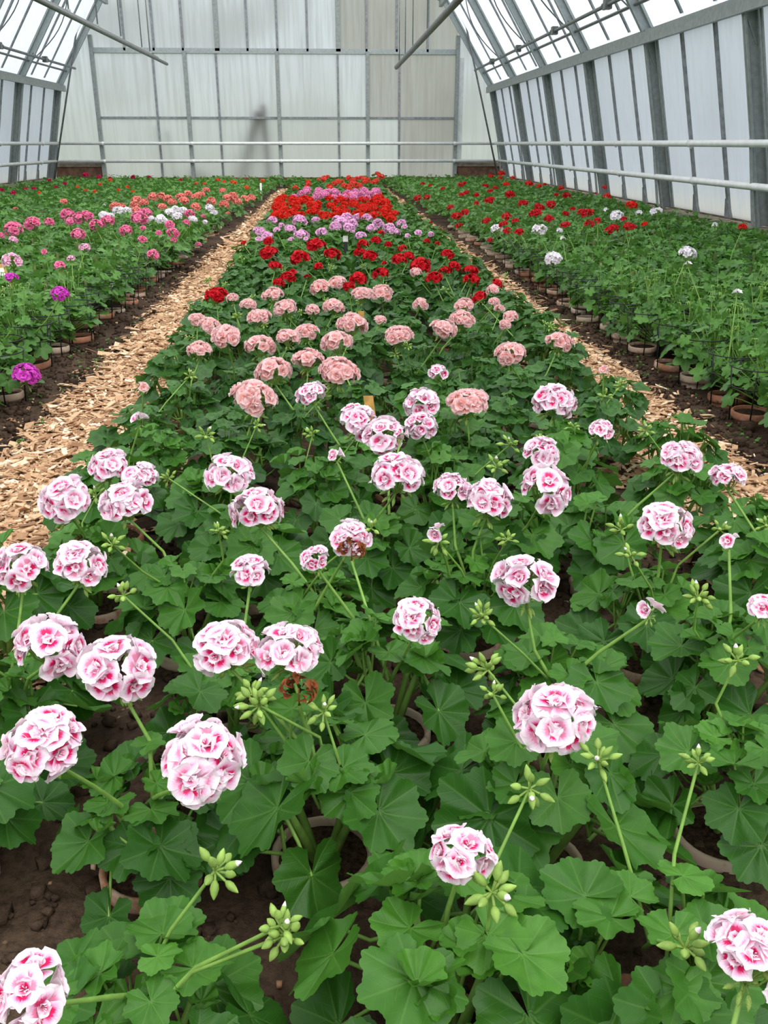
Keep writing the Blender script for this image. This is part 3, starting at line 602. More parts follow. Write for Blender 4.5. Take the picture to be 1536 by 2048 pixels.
    'coralL': [(-2.07, 10.462, 0.432, 0.119),(-1.997, 9.974, 0.405, 0.113),(-2.054, 11.364, 0.413, 0.129),(-1.878, 10.895, 0.437, 0.124),(-1.804, 10.866, 0.418, 0.123),(-1.649, 10.2, 0.417, 0.116),(-1.718, 11.249, 0.418, 0.128),(-1.652, 11.385, 0.431, 0.129),(-1.517, 10.16, 0.437, 0.116),(-1.528, 11.168, 0.421, 0.127),(-1.48, 11.215, 0.439, 0.128),(-1.61, 12.787, 0.424, 0.109),(-1.281, 10.572, 0.404, 0.121),(-1.265, 9.195, 0.433, 0.105),(-1.213, 11.22, 0.337, 0.128),(-1.216, 11.699, 0.382, 0.133),(-1.213, 12.36, 0.369, 0.141),(-1.206, 12.732, 0.281, 0.145),(-1.211, 14.076, 0.243, 0.15),(-1.202, 15.138, 0.199, 0.15),(-1.35, 12.374, 0.435, 0.105),(-1.786, 8.977, 0.416, 0.102),(-2.074, 9.628, 0.409, 0.109),(-2.15, 9.733, 0.411, 0.111),(-1.657, 9.612, 0.408, 0.11),(-1.931, 10.127, 0.422, 0.115),(-1.209, 11.524, 0.214, 0.077),(-2.779, 10.205, 0.43, 0.087),(-3.046, 9.451, 0.41, 0.053)],
    'crimsonL': [(-4.36, 17.658, 0.471, 0.115),(-3.893, 16.681, 0.465, 0.094),(-3.312, 14.891, 0.509, 0.07),(-3.097, 15.542, 0.5, 0.087),(-2.863, 15.68, 0.501, 0.065),(-4.151, 14.6, 0.487, 0.076),(-3.71, 13.787, 0.474, 0.077),(-3.79, 12.591, 0.459, 0.071),(-3.598, 11.636, 0.5, 0.054),(-3.544, 10.994, 0.479, 0.078),(-4.134, 12.406, 0.452, 0.07),(-3.613, 12.962, 0.46, 0.061),(-2.36, 15.597, 0.456, 0.073),(-1.246, 15.005, 0.493, 0.057)],
    'orangeL': [(-3.451, 13.446, 0.444, 0.066),(-3.326, 13.37, 0.402, 0.065),(-3.353, 14.373, 0.438, 0.07),(-3.089, 12.89, 0.409, 0.063),(-2.757, 12.798, 0.431, 0.063),(-2.747, 13.345, 0.442, 0.065),(-2.503, 12.469, 0.427, 0.061),(-3.547, 11.983, 0.438, 0.058),(-3.728, 16.742, 0.413, 0.082),(-1.971, 17.43, 0.391, 0.085),(-1.681, 15.764, 0.421, 0.077),(-1.485, 15.265, 0.425, 0.115),(-2.114, 15.574, 0.401, 0.076),(-1.941, 15.248, 0.413, 0.075),(-1.201, 14.378, 0.389, 0.082),(-1.212, 18.038, 0.352, 0.089)],
    'whiteR': [(1.444, 7.991, 0.322, 0.109),(1.537, 6.772, 0.415, 0.117),(1.661, 6.677, 0.419, 0.055),(1.448, 5.949, 0.308, 0.121),(2.047, 5.211, 0.416, 0.106),(1.794, 4.545, 0.439, 0.035),(2.423, 7.808, 0.433, 0.126),(2.723, 8.157, 0.437, 0.072),(2.944, 8.349, 0.428, 0.118),(2.595, 8.721, 0.427, 0.051),(2.969, 7.089, 0.421, 0.048),(1.67, 3.667, 0.432, 0.037),(1.559, 6.165, 0.415, 0.03)],
    'crimsonR': [(1.795, 7.047, 0.424, 0.08),(1.45, 7.735, 0.377, 0.083),(1.451, 7.568, 0.341, 0.082),(1.46, 7.136, 0.371, 0.077),(1.451, 8.369, 0.193, 0.058),(2.294, 11.906, 0.403, 0.15),(2.044, 9.878, 0.414, 0.125),(1.518, 7.993, 0.423, 0.086),(1.483, 7.412, 0.43, 0.065),(1.819, 8.221, 0.429, 0.115),(2.096, 9.322, 0.412, 0.112),(2.215, 9.33, 0.437, 0.112),(1.853, 7.838, 0.411, 0.095),(2.083, 8.205, 0.429, 0.067),(2.4, 9.182, 0.403, 0.068),(2.229, 8.174, 0.43, 0.115),(2.32, 8.33, 0.427, 0.101),(1.96, 6.987, 0.438, 0.085),(2.137, 7.392, 0.436, 0.061),(2.108, 7.235, 0.428, 0.045),(2.056, 6.676, 0.434, 0.082),(1.994, 6.578, 0.43, 0.067),(2.244, 6.931, 0.424, 0.085),(2.324, 7.091, 0.408, 0.073),(2.44, 7.673, 0.421, 0.063),(2.793, 11.02, 0.436, 0.111),(2.82, 11.624, 0.41, 0.072),(1.743, 10.106, 0.439, 0.102),(2.34, 13.234, 0.422, 0.081),(3.364, 11.815, 0.416, 0.05),(1.454, 15.342, 0.18, 0.15),(1.457, 13.929, 0.266, 0.11),(1.515, 15.174, 0.407, 0.088),(1.506, 13.974, 0.426, 0.073),(1.454, 10.656, 0.236, 0.128),(1.445, 9.915, 0.326, 0.1),(1.449, 10.389, 0.155, 0.097),(1.639, 11.612, 0.415, 0.086),(1.821, 12.445, 0.404, 0.082),(1.524, 9.677, 0.428, 0.077),(1.444, 8.552, 0.342, 0.087),(1.721, 10.08, 0.429, 0.107),(1.453, 11.222, 0.295, 0.089),(1.949, 13.973, 0.435, 0.103),(2.165, 15.099, 0.409, 0.095),(1.832, 11.665, 0.412, 0.086),(2.346, 14.131, 0.411, 0.104),(2.114, 12.318, 0.425, 0.091),(1.55, 12.801, 0.436, 0.074),(1.187, 11.08, 0.137, 0.083)],
    'scarletR': [(2.915, 8.968, 0.448, 0.119),(2.91, 6.459, 0.456, 0.067),(3.121, 14.687, 0.423, 0.136),(3.3, 13.362, 0.414, 0.093),(3.17, 10.643, 0.444, 0.099),(3.656, 12.433, 0.46, 0.077),(2.522, 13.398, 0.463, 0.108),(3.411, 18.652, 0.454, 0.15),(3.031, 16.728, 0.435, 0.103),(3.252, 16.7, 0.436, 0.103),(2.97, 13.293, 0.442, 0.092),(3.054, 13.327, 0.464, 0.067),(2.404, 7.039, 0.428, 0.064),(3.074, 17.934, 0.427, 0.11),(2.334, 8.268, 0.446, 0.042)],
    'buds': [(-0.059, 0.631, 0.329),(0.321, 0.613, 0.297),(-0.021, 1.022, 0.291),(0.216, 1.108, 0.295),(0.207, 1.018, 0.313),(0.227, 1.229, 0.314),(-0.374, 1.942, 0.297),(-0.227, 1.626, 0.298),(-0.349, 1.336, 0.314),(0.308, 0.869, 0.316),(0.425, 0.854, 0.318),(0.526, 1.427, 0.319),(-0.134, 0.742, 0.292),(0.148, 0.679, 0.309),(-0.317, 2.176, 0.323),(-0.196, 2.239, 0.328),(-0.053, 2.235, 0.303),(0.317, 1.499, 0.324),(0.371, 1.92, 0.316),(0.068, 1.56, 0.327),(0.559, 1.588, 0.299),(0.801, 2.171, 0.318),(-0.103, 0.994, 0.324),(0.218, 0.831, 0.309),(0.588, 1.112, 0.294),(0.601, 1.301, 0.298),(-0.463, 2.925, 0.296),(0.197, 1.562, 0.294),(-0.119, 1.062, 0.296),(0.736, 1.542, 0.315),(0.446, 2.149, 0.294),(-0.407, 1.527, 0.32),(-0.055, 0.629, 0.319)],
}

# ============================= world and camera ===========================
w = bpy.data.worlds.new('overcast_sky'); SC.world = w; w.use_nodes = True
nt = w.node_tree; nt.nodes.clear()
wo = nt.nodes.new('ShaderNodeOutputWorld'); bg = nt.nodes.new('ShaderNodeBackground')
tc = nt.nodes.new('ShaderNodeTexCoord'); sp = nt.nodes.new('ShaderNodeSeparateXYZ'); nt.links.new(tc.outputs['Generated'], sp.inputs[0])
g = smooth(nt, sp.outputs[2], -.05, .9)
nt.links.new(mix_c(nt, g, (.90, .93, .96), (1.0, 1.0, .99)), bg.inputs['Color'])
nt.links.new(math_n(nt, 'ADD', .80, math_n(nt, 'MULTIPLY', g, .75)), bg.inputs['Strength'])
nt.links.new(bg.outputs[0], wo.inputs[0])
sun = bpy.data.lights.new('veiled_sun', 'SUN'); sun.energy = .9; sun.angle = math.radians(50); sun.color = (1, .98, .94)
so = link('veiled_sun', sun); so.rotation_euler = (math.radians(24), math.radians(18), 0); so.location = (0, 0, 12)

F = 1800.0; H = 1.0
def cam_axes(vx=653.0, vy=287.0):
    d = np.array([(vx-768)/F, -(vy-1024)/F, -1.0]); d /= np.linalg.norm(d)
    a = math.asin(d[0]); p = math.asin(d[1]/math.cos(a))
    r = np.array([math.cos(a), math.sin(a), 0]); f = np.array([-math.sin(a)*math.cos(p), math.cos(a)*math.cos(p), -math.sin(p)])
    return r, np.cross(r, f), f
cr, cu, cf = cam_axes()
cam = bpy.data.cameras.new('camera'); cam.sensor_fit = 'VERTICAL'; cam.sensor_height = 36; cam.lens = F/2048*36
cam.clip_start = .02; cam.clip_end = 300
co = link('camera', cam)
co.matrix_world = Matrix(((cr[0], cu[0], -cf[0], 0), (cr[1], cu[1], -cf[1], 0), (cr[2], cu[2], -cf[2], H), (0, 0, 0, 1)))
SC.camera = co
def to_px(P):
    q = np.asarray(P, float)-[0, 0, H]; z = q @ cf
    return 768+F*(q @ cr)/max(z, .05), 1024-F*(q @ cu)/max(z, .05), z

SC.view_settings.view_transform = 'Standard'; SC.view_settings.look = 'None'
SC.view_settings.exposure = EXPOSURE; SC.view_settings.gamma = 1.0; SC.view_settings.use_curve_mapping = False
cy = SC.cycles
cy.max_bounces = 6; cy.diffuse_bounces = 3; cy.glossy_bounces = 2; cy.transmission_bounces = 4; cy.transparent_max_bounces = 4
cy.caustics_reflective = False; cy.caustics_refractive = False; cy.sample_clamp_indirect = 6
cy.use_adaptive_sampling = True; cy.adaptive_threshold = .02

# ================================ ground ==================================
def grid_axis(segs):
    out = []
    for a, b, st in segs: out += list(np.arange(a, b-1e-6, st))
    return np.array(out+[segs[-1][1]])
xs = grid_axis([(-6.9, -1.7, .4), (-1.7, 1.8, .022), (1.8, 4.7, .4)])
ys = grid_axis([(-1.5, .3, .3), (.3, 4.2, .022), (4.2, 9, .09), (9, 24, .5)])
def soil_h(x, y):
    h = .016*mnoise.noise((x*3.1, y*3.1, 3.0))+.011*mnoise.noise((x*11, y*11, 1.0))+.007*mnoise.noise((x*29, y*29, 7.0))
    if -1.4 < x < -1.0: h += .02*max(0, (-1.0-x)/.4)
    if x < -1.4: h += .02
    return h
mb = MB()
nx, ny = len(xs), len(ys)
V = np.array([(x, y, soil_h(x, y)) for y in ys for x in xs])
ii, jj = np.meshgrid(np.arange(ny-1), np.arange(nx-1), indexing='ij')
k = (ii*nx+jj).ravel()
mb.add(V, np.stack([k, k+1, k+nx+1, k+nx], 1))
fl = mb.build('floor', M['soil']); tag(fl, 'dark crumbly bed soil under the geraniums', 'soil', kind='structure')
mb = MB(); box(mb, (-60, -40, -.4), (60, 120, -.12)); gr_ = mb.build('ground', M['outgrass'], smooth_=False); tag(gr_, 'pale grass outside the greenhouse', 'ground', kind='structure')

# wood chips, pebbles, weeds: nobody could count them
def chips(name, label, x0, x1, n_near):
    mb = MB()
    specs = [(-.6, 1.5, int(n_near*.7), 1.0), (1.5, 4.5, n_near, 1.0), (4.5, 9.5, int(n_near*.85), 1.25), (9.5, 22.5, int(n_near*.6), 1.9)]
    Vs, rr = [], []
    for (a, b, n, s) in specs:
        c = np.stack([rng.uniform(x0, x1, n)+rng.normal(0, .035, n)*rng.choice([.4, 1, 1.6], n), rng.uniform(a, b, n), rng.uniform(.004, .026, n)], 1)
        ln = rng.gamma(3.2, .0115, n).clip(.008, .10)*s; wd = ln*rng.uniform(.2, .42, n); th = rng.uniform(.0012, .004, n)*s
        yaw = rng.uniform(0, PI, n); pit = rng.normal(0, .22, n); rol = rng.normal(0, .25, n)
        cyw, syw, cp, spp, cr_, sr = np.cos(yaw), np.sin(yaw), np.cos(pit), np.sin(pit), np.cos(rol), np.sin(rol)
        ex = np.stack([cyw*cp, syw*cp, spp], 1); ey0 = np.stack([-syw, cyw, 0*yaw], 1); ez0 = np.cross(ex, ey0)
        ey = ey0*cr_[:, None]+ez0*sr[:, None]; ez = np.cross(ex, ey)
        corner = [(-1, -1, -1), (1, -.55, -1), (.8, 1, -1), (-.9, .7, -1), (-1, -1, 1), (1, -.55, 1), (.8, 1, 1), (-.9, .7, 1)]
        P = np.stack([c+ex*(ln/2*q[0])[:, None]+ey*(wd/2*q[1])[:, None]+ez*(th/2*q[2])[:, None] for q in corner], 1)
        Vs.append(P.reshape(-1, 3)); rr.append(np.repeat(rng.beta(2.2, 2.0, n), 8))
    Vs = np.concatenate(Vs); rr = np.concatenate(rr); n = len(Vs)//8
    Q = (np.arange(n)[:, None, None]*8+BOXQ[None]).reshape(-1, 4)
    mb.add(Vs, Q, r=rr)
    tag(mb.build(name, M['chip'], smooth_=False), label, 'wood chips', kind='stuff')
chips('wood_chips', 'pale wood chips strewn along the left-side path', -1.09, -.62, 15000)
chips('wood_chips', 'pale wood chips strewn along the right-side path', .98, 1.34, 14000)
mb = MB()
for i in range(420):
    x = rng.uniform(-1.38, -1.1) if i % 2 else rng.uniform(1.38, 1.54)
    if i > 300: x = rng.uniform(-.6, 1.0)
    y = rng.uniform(.7, 3.4) if i > 300 else rng.uniform(2, 9)
    s = rng.uniform(.002, .007)
    V, Q = [], BOXQ
    P = np.array([(-1, -1, -1), (1, -1, -1), (1, 1, -1), (-1, 1, -1), (-1, -1, 1), (1, -1, 1), (1, 1, 1), (-1, 1, 1)])*rng.uniform(.5, 1.0, (8, 1))*s
    mb.add(P+[x, y, soil_h(x, y)+s*.5], Q, r=rng.uniform(.2, .9))
tag(mb.build('gravel', M['chip']), 'crumbs of stone and wood scattered on the soil', 'gravel', kind='stuff')
mb = MB()
for i in range(7000):
    k = i % 10
    x = rng.uniform(-1.36, -1.05) if k < 3 else rng.uniform(1.36, 1.56) if k < 6 else rng.uniform(-.7, 1.0)
    y = rng.uniform(.55, 2.8) if k >= 6 else 1.9+rng.gamma(1.6, 1.9)
    s = rng.gamma(2.5, .0024)
    P = np.array([(-1, -1, -1), (1, -1, -1), (1, 1, -1), (-1, 1, -1), (-1, -1, 1), (1, -1, 1), (1, 1, 1), (-1, 1, 1)])*rng.uniform(.45, 1.0, (8, 1))*s
    mb.add(P @ rot_z(rng.uniform(0, 3)).T+[x, y, soil_h(x, y)+s*.35], BOXQ)
tag(mb.build('dirt', M['soil']), 'loose crumbs of dark soil over the bed surface', 'soil crumbs', kind='stuff')
mb = MB()
for i in range(150):
    side = i % 2
    x = rng.uniform(-1.36, -1.08) if side else rng.uniform(1.40, 1.56); y = 2.2+rng.gamma(2, 1.6)
    for q in range(rng.integers(3, 8)):
        A = LEAF[0][rng.integers(3)]
        mb.add_mb(A, rot_z(rng.uniform(0, 6.3)) @ rot_x(-.3), (x+rng.normal(0, .012), y+rng.normal(0, .012), soil_h(x, y)+rng.uniform(.008, .03)), rng.uniform(.004, .009), r=float(rng.uniform(.6, 1)))
tag(mb.build('weeds', M['leaf']), 'tiny green seedlings on the bare soil beside the paths', 'weeds', kind='stuff')

# ============================== greenhouse ================================
ZB, ZE, ZK, ZR = .20, 2.22, 4.05, 5.7
def wall_pt(s, t, inset=0.0):
    """point on the inner line of a side, t 0..1 sill to eave, 1..2 eave to knee, 2..3 knee to ridge; inset outward"""
    B, E, K, R_ = (np.array(q) for q in ((5.52, ZB), (5.06, ZE), (3.87, ZK), (0.0, ZR)))
    if t <= 1: p = B+(E-B)*t; d = E-B
    elif t <= 2: p = E+(K-E)*(t-1); d = K-E
    else: p = K+(R_-K)*(t-2); d = R_-K
    d = d/np.linalg.norm(d); nrm = np.array([d[1], -d[0]])
    p = p+nrm*inset
    return AX+s*p[0], p[1], np.array([s*d[0], d[1]]), np.array([s*nrm[0], nrm[1]])
def P3(s, t, Y, inset=0.0):
    x, z, d, n = wall_pt(s, t, inset); return np.array([x, Y, z])
def slope_bar(mb, s, t0, t1, Y, inset, w, h, mi=0):
    """bar running up the slope; w along Y, h through the slope"""
    _, _, d, n = wall_pt(s, (t0+t1)/2)
    prism(mb, P3(s, t0, Y, inset), P3(s, t1, Y, inset), (0, 1, 0), (n[0], 0, n[1]), w, h, mi)
WW, WR = .13, .19        # depth of the wall posts and of the rafters
YP = [23.74-2.86*i for i in range(9)]
def side(s):
    nm = 'right' if s > 0 else 'left'
    wall = empty('wall_'+nm, (AX+s*5.5, 12, 0)); tag(wall, f'frosted glazed {nm}-side wall of steel posts and narrow panes', 'wall', kind='structure')
    roof = empty('ceiling_'+nm, (AX+s*4.5, 12, ZE)); tag(roof, f'steep {nm}-side glazed roof slope on grey rafters', 'roof', kind='structure')
    off = lambda o, root: setattr(o, 'location', -root.location) or o
    mk = lambda m, name, mat, root: off(m.build(name, mat, root, smooth_=False), root)
    for Y in YP:
        # post: inner flange, web, outer flange; gusset under the eave
        m = MB(); slope_bar(m, s, 0, 1, Y, .01, .075, .02); slope_bar(m, s, 0, 1, Y, WW/2, .014, WW); slope_bar(m, s, 0, 1, Y, WW, .10, .03)
        a, b = P3(s, 1, Y-.012, .0), P3(s, .82, Y-.012, WW*.8)
        prism(m, a, b, (0, 1, 0), (1, 0, 0), .01, .018)
        mk(m, 'post', M['steel_dark'], wall)
        m = MB(); slope_bar(m, s, 1, 2, Y, .01, .075, .02); slope_bar(m, s, 1, 2, Y, WW/2, .014, WW); slope_bar(m, s, 1, 2, Y, WW, .10, .03)
        mk(m, 'rafter', M['steel'], roof)
        m = MB(); slope_bar(m, s, 2, 3, Y, .01, .075, .02); slope_bar(m, s, 2, 3, Y, WW/2, .014, WW)
        mk(m, 'upper_rafter', M['steel'], roof)
        # little pole in front of each post carrying the pipes
        m = MB(); tube(m, [P3(s, 0, Y-.06, -.03)-[0, 0, .2], P3(s, .42, Y-.06, -.03)], .018, 8); mk(m, 'pipe_support', M['steel_dark'], wall)
    for Y0, Y1 in zip(YP[1:], YP[:-1]):
        for f in (1/3, 2/3):
            Y = Y0+(Y1-Y0)*f
            m = MB(); slope_bar(m, s, .0, 1, Y, WW-.01, .06, .035)
            c = P3(s, 0, Y, WW-.01); up = P3(s, .10, Y, WW-.01)
            m.add([c+[0, -.085, 0], c+[0, .085, 0], up+[0, .02, 0], up+[0, -.02, 0],
                   c+[-s*.03, -.085, 0], c+[-s*.03, .085, 0], up+[-s*.03, .02, 0], up+[-s*.03, -.02, 0]], BOXQ)
            mk(m, 'mullion', M['bar'], wall)
            m = MB(); slope_bar(m, s, 1.03, 2, Y, WR-.01, .06, .04); mk(m, 'glazing_bar', M['bar'], roof)
        m = MB(); slope_bar(m, s, 0, 1, Y1-.11, WW-.004, .05, .02); mk(m, 'pane_edge', M['steel_dark'], wall)
        for q in range(3):
            a, b = Y0+(Y1-Y0)*q/3, Y0+(Y1-Y0)*(q+1)/3
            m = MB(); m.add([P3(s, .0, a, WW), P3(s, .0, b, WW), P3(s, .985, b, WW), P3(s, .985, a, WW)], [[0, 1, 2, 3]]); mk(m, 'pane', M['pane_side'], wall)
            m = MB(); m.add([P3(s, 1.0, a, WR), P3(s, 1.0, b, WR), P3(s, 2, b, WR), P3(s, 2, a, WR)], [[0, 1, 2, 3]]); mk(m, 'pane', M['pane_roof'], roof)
        m = MB(); tube(m, [P3(s, 1.17, Y0+.03, .06), P3(s, 1.17, Y1-.03, .06)], .022, 6); mk(m, 'tie_bar', M['tube'], roof)
    Ya, Yb = YP[-1]-.2, 23.98
    x, z, d, n = wall_pt(s, 1.0)
    m = MB(); prism(m, (x-s*.01, Ya, z-.02), (x-s*.01, Yb, z-.02), (1, 0, 0), (0, 0, 1), .05, .13); prism(m, (x+s*.1, Ya, z+.06), (x+s*.1, Yb, z+.06), (1, 0, 0), (0, 0, 1), .22, .02)
    mk(m, 'eave_beam', M['steel_dark'], wall)
    x2, z2, _, _ = wall_pt(s, 1.0, WW)
    m = MB(); prism(m, (x2, Ya, z2), (x2, Yb, z2), (1, 0, 0), (0, 0, 1), .10, .08); mk(m, 'gutter_beam', M['steel_dark'], wall)
    xk, zk, _, _ = wall_pt(s, 2.0)
    m = MB(); prism(m, (xk, Ya, zk), (xk, Yb, zk), (1, 0, 0), (0, 0, 1), .08, .16); mk(m, 'purlin', M['steel_dark'], roof)
    xb, zb, _, _ = wall_pt(s, 0.0)
    m = MB(); box(m, (min(xb-s*.02, xb+s*.36), Ya, zb-.05), (max(xb-s*.02, xb+s*.36), Yb, zb))
    prism(m, (xb+s*.2, Ya, zb+.03), (xb+s*.2, Yb, zb+.03), (1, 0, 0), (0, 0, 1), .07, .06)
    mk(m, 'sill', M['concrete'], wall)
    m = MB(); box(m, (min(xb+s*.0, xb+s*.34), Ya, -.1), (max(xb+s*.0, xb+s*.34), Yb, zb-.05)); mk(m, 'footing', M['brick'] if s < 0 else M['concrete'], wall)
    # vent shaft with its geared racks
    t = empty('vent_shaft', (0, 0, 0))
    tag(t, f'long grey vent opening shaft with curved racks under the {nm}-side roof slope', 'vent shaft')
    X, Z = AX+s*4.70, 2.62
    m = MB(); tube(m, [(X, YP[-1], Z), (X, 23.75, Z)], .026, 8); m.build('shaft', M['tube'], t)
    for Y in YP[1:]:
        Yg = Y+.45
        m = MB(); box(m, (X-.045, Yg-.06, Z-.05), (X+.045, Yg+.06, Z+.06)); tube(m, [(X, Yg+.1, Z), (X, Yg+.16, Z)], .045, 10)
        gb = m.build('gear_box', M['tube'], t, smooth_=False)
        m = MB(); pts = []
        a, b = P3(s, 1.93, Yg, WR-.06), P3(s, 1.16, Yg, WR-.05)
        for q in np.linspace(0, 1, 12):
            p = a+(b-a)*q; sag = math.sin(q*PI)
            p = p+np.array([-s*.21*sag*1.05, 0, -.05*sag]); pts.append(p)
        tube(m, pts, .011, 5); m.build('rack', M['tube'], gb)
        m = MB(); tube(m, [(X, Y-.02, Z), P3(s, 1.25, Y-.02, .05)], .014, 5); m.build('bracket', M['tube'], t)
    return wall, roof
for s in (-1, 1): side(s)

# far gable
gw = empty('wall_far', (AX, YG, 0)); tag(gw, 'frosted glazed end wall with grey posts and rails', 'wall', kind='structure')
def gpart(m, name, mat): o = m.build(name, mat, gw, smooth_=False); o.location = -gw.location; return o
def roof_z(x):
    q = abs(x-AX)
    if q > 5.06: return ZE+(5.06-q)*(ZE-ZB)/(5.52-5.06)
    if q > 3.87: return ZE+(5.06-q)*(ZK-ZE)/(5.06-3.87)
    return ZK+(3.87-q)*(ZR-ZK)/3.87
def vbar(x, z0, z1, w, d, name, mat):
    m = MB(); box(m, (x-w/2, YG-d, z0), (x+w/2, YG+.02, z1)); return gpart(m, name, mat)
posts = [-5.45, -3.30, -1.13, 1.02, 3.19]
for x in posts: vbar(x, .0, 3.02 if abs(x-AX) < 4 else roof_z(x), .085, .10, 'post', M['steel_dark'])
thin = [-4.05, -2.57, .31, 1.79]
for x in thin: vbar(x, .18, 3.02, .045, .05, 'mullion', M['bar'])
upper = [(-4.68, .05), (-4.0, .05), (-3.32, .05), (-2.52, .11), (-1.81, .05), (-1.11, .05), (-.40, .05), (.33, .11), (1.0, .05), (1.72, .05), (2.46, .05)]
for x, wd in upper: vbar(x, 3.02, roof_z(x), wd, .06, 'mullion' if wd < .1 else 'post', M['bar'] if wd < .1 else M['steel_dark'])
for a, b in zip(posts[:-1], posts[1:]):
    m = MB(); box(m, (a, YG-.06, 2.97), (b, YG+.02, 3.08)); gpart(m, 'transom', M['steel'])
    m = MB(); box(m, (a+.04, YG-.03, 1.55), (b-.04, YG+.02, 1.60)); gpart(m, 'transom', M['bar'])
m = MB(); box(m, (posts[0]+.04, YG-.05, .17), (posts[-1]-.04, YG+.02, .22)); gpart(m, 'sill', M['brick'])
m = MB(); box(m, (posts[0], YG-.02, -.1), (posts[-1], YG+.1, .17)); gpart(m, 'footing', M['brick'])
for s, x in ((-1, posts[0]), (1, posts[-1])):
    e = AX+s*5.5
    m = MB(); box(m, (min(x, e), YG-.03, -.1), (max(x, e), YG+.06, .47)); gpart(m, 'lower_panel', M['brick'])
    m = MB(); box(m, (min(x, e), YG-.06, .47), (max(x, e), YG+.02, .56)); gpart(m, 'sill', M['concrete'])
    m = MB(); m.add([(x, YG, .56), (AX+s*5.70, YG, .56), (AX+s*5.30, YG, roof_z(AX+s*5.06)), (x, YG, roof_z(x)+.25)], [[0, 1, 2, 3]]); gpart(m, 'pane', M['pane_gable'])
    m = MB(); box(m, (x-s*.02 if s < 0 else x+.06, YG-.03, .56), (x+.09-.15*(s < 0) if s < 0 else x+.16, YG-.01, 2.9)); gpart(m, 'cream_strip', M['pipe'])
cols = sorted(posts+thin)
for a, b in zip(cols[:-1], cols[1:]):
    for z0, z1 in ((.22, 1.57), (1.57, 3.02)):
        m = MB(); m.add([(a, YG, z0), (b, YG, z0), (b, YG, z1), (a, YG, z1)], [[0, 1, 2, 3]])
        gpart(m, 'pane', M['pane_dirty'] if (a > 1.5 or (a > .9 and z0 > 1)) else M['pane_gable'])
ups = [posts[0]]+[x for x, _ in upper]+[posts[-1]]
for a, b in zip(ups[:-1], ups[1:]):
    m = MB(); m.add([(a, YG, 3.02), (b, YG, 3.02), (b, YG, roof_z(b)+.35), (a, YG, roof_z(a)+.35)], [[0, 1, 2, 3]])
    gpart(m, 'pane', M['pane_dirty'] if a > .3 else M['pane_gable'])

# heating pipes: two along each side and two across the gable
def pipe(name, label, a, b, rad, nb):
    t = empty(name, tuple((np.array(a)+np.array(b))/2)); tag(t, label, 'pipe', 'white heating pipes')
    m = MB(); tube(m, [np.array(a)-np.array(t.location), np.array(b)-np.array(t.location)], rad, 12); m.build('pipe', M['pipe'], t)
    for k in range(nb):
        p = np.array(a)+(np.array(b)-np.array(a))*(k+.5)/nb-np.array(t.location)
        m = MB(); d = np.array(b)-np.array(a); d = d/np.linalg.norm(d)
        tube(m, [p-d*.03, p+d*.03], rad*1.18, 12)
        tube(m, [p+[0, 0, -rad*1.1], p+[0, 0, -rad*1.5]], .012, 6)
        m.build('pipe_clip', M['pipe'], t)
for s, nm in ((-1, 'left-side'), (1, 'right-side')):
    for z, hl in ((1.0, 'upper'), (.60, 'lower')):
        x = wall_pt(s, (z-ZB)/(ZE-ZB), -.05)[0]
        pipe('heating_pipe', f'{hl} white heating pipe along the {nm} glass wall', (x, YP[-1], z), (x, 23.86, z), .036, 8)
for z, hl in ((1.0, 'upper'), (.60, 'lower')):
    pipe('heating_pipe', f'{hl} white heating pipe across the far end wall', (AX-5.35, 23.86, z), (AX+5.35, 23.86, z), .036, 5)

# overhead tubes running the length of the house, each on thin hangers
def tube_run(label, xs_, y1, z, hang, radii):
    t = empty('overhead_tube', (xs_[0], 12, z)); tag(t, label, 'tube')
    for i, (x, r) in enumerate(zip(xs_, radii)):
        m = MB(); tube(m, [(x-xs_[0], 3-12, .0-i*.07), (x-xs_[0], y1-12+i*.4, -i*.07)], r, 10); m.build('tube', M['tube'], t)
    for Y in hang:
        m = MB(); tube(m, [(0, Y-12, 0), (0, Y-12, roof_z(xs_[0])-z)], .011, 6); box(m, (-.02, Y-12-.03, -.03), (.02, Y-12+.03, .05)); m.build('hanger', M['steel_dark'], t)
tube_run('pair of grey overhead tubes hanging on thin rods above the left-side bed', (-3.28, -3.17), 20.0, 2.55, (13.4, 15.0, 16.6, 18.4, 19.2), (.03, .03))
tube_run('thick grey overhead tube hanging above the right-side bed', (1.43,), 20.0, 2.41, (14.0, 16.3, 17.8, 19.2), (.042,))
for s, nm in ((-1, 'left-side'), (1, 'right-side')):
    m = MB(); x0, x1 = (-6.5, -5.52) if s < 0 else (4.15, 3.23)
    tube(m, [(x0-(x1-x0)*.12, 23.66, .14), (x1, 23.66, 3.9)], .022, 8)
    tag(m.build('brace_rod', M['tube']), f'slanting steel brace rod in the far {nm} corner', 'brace rod')

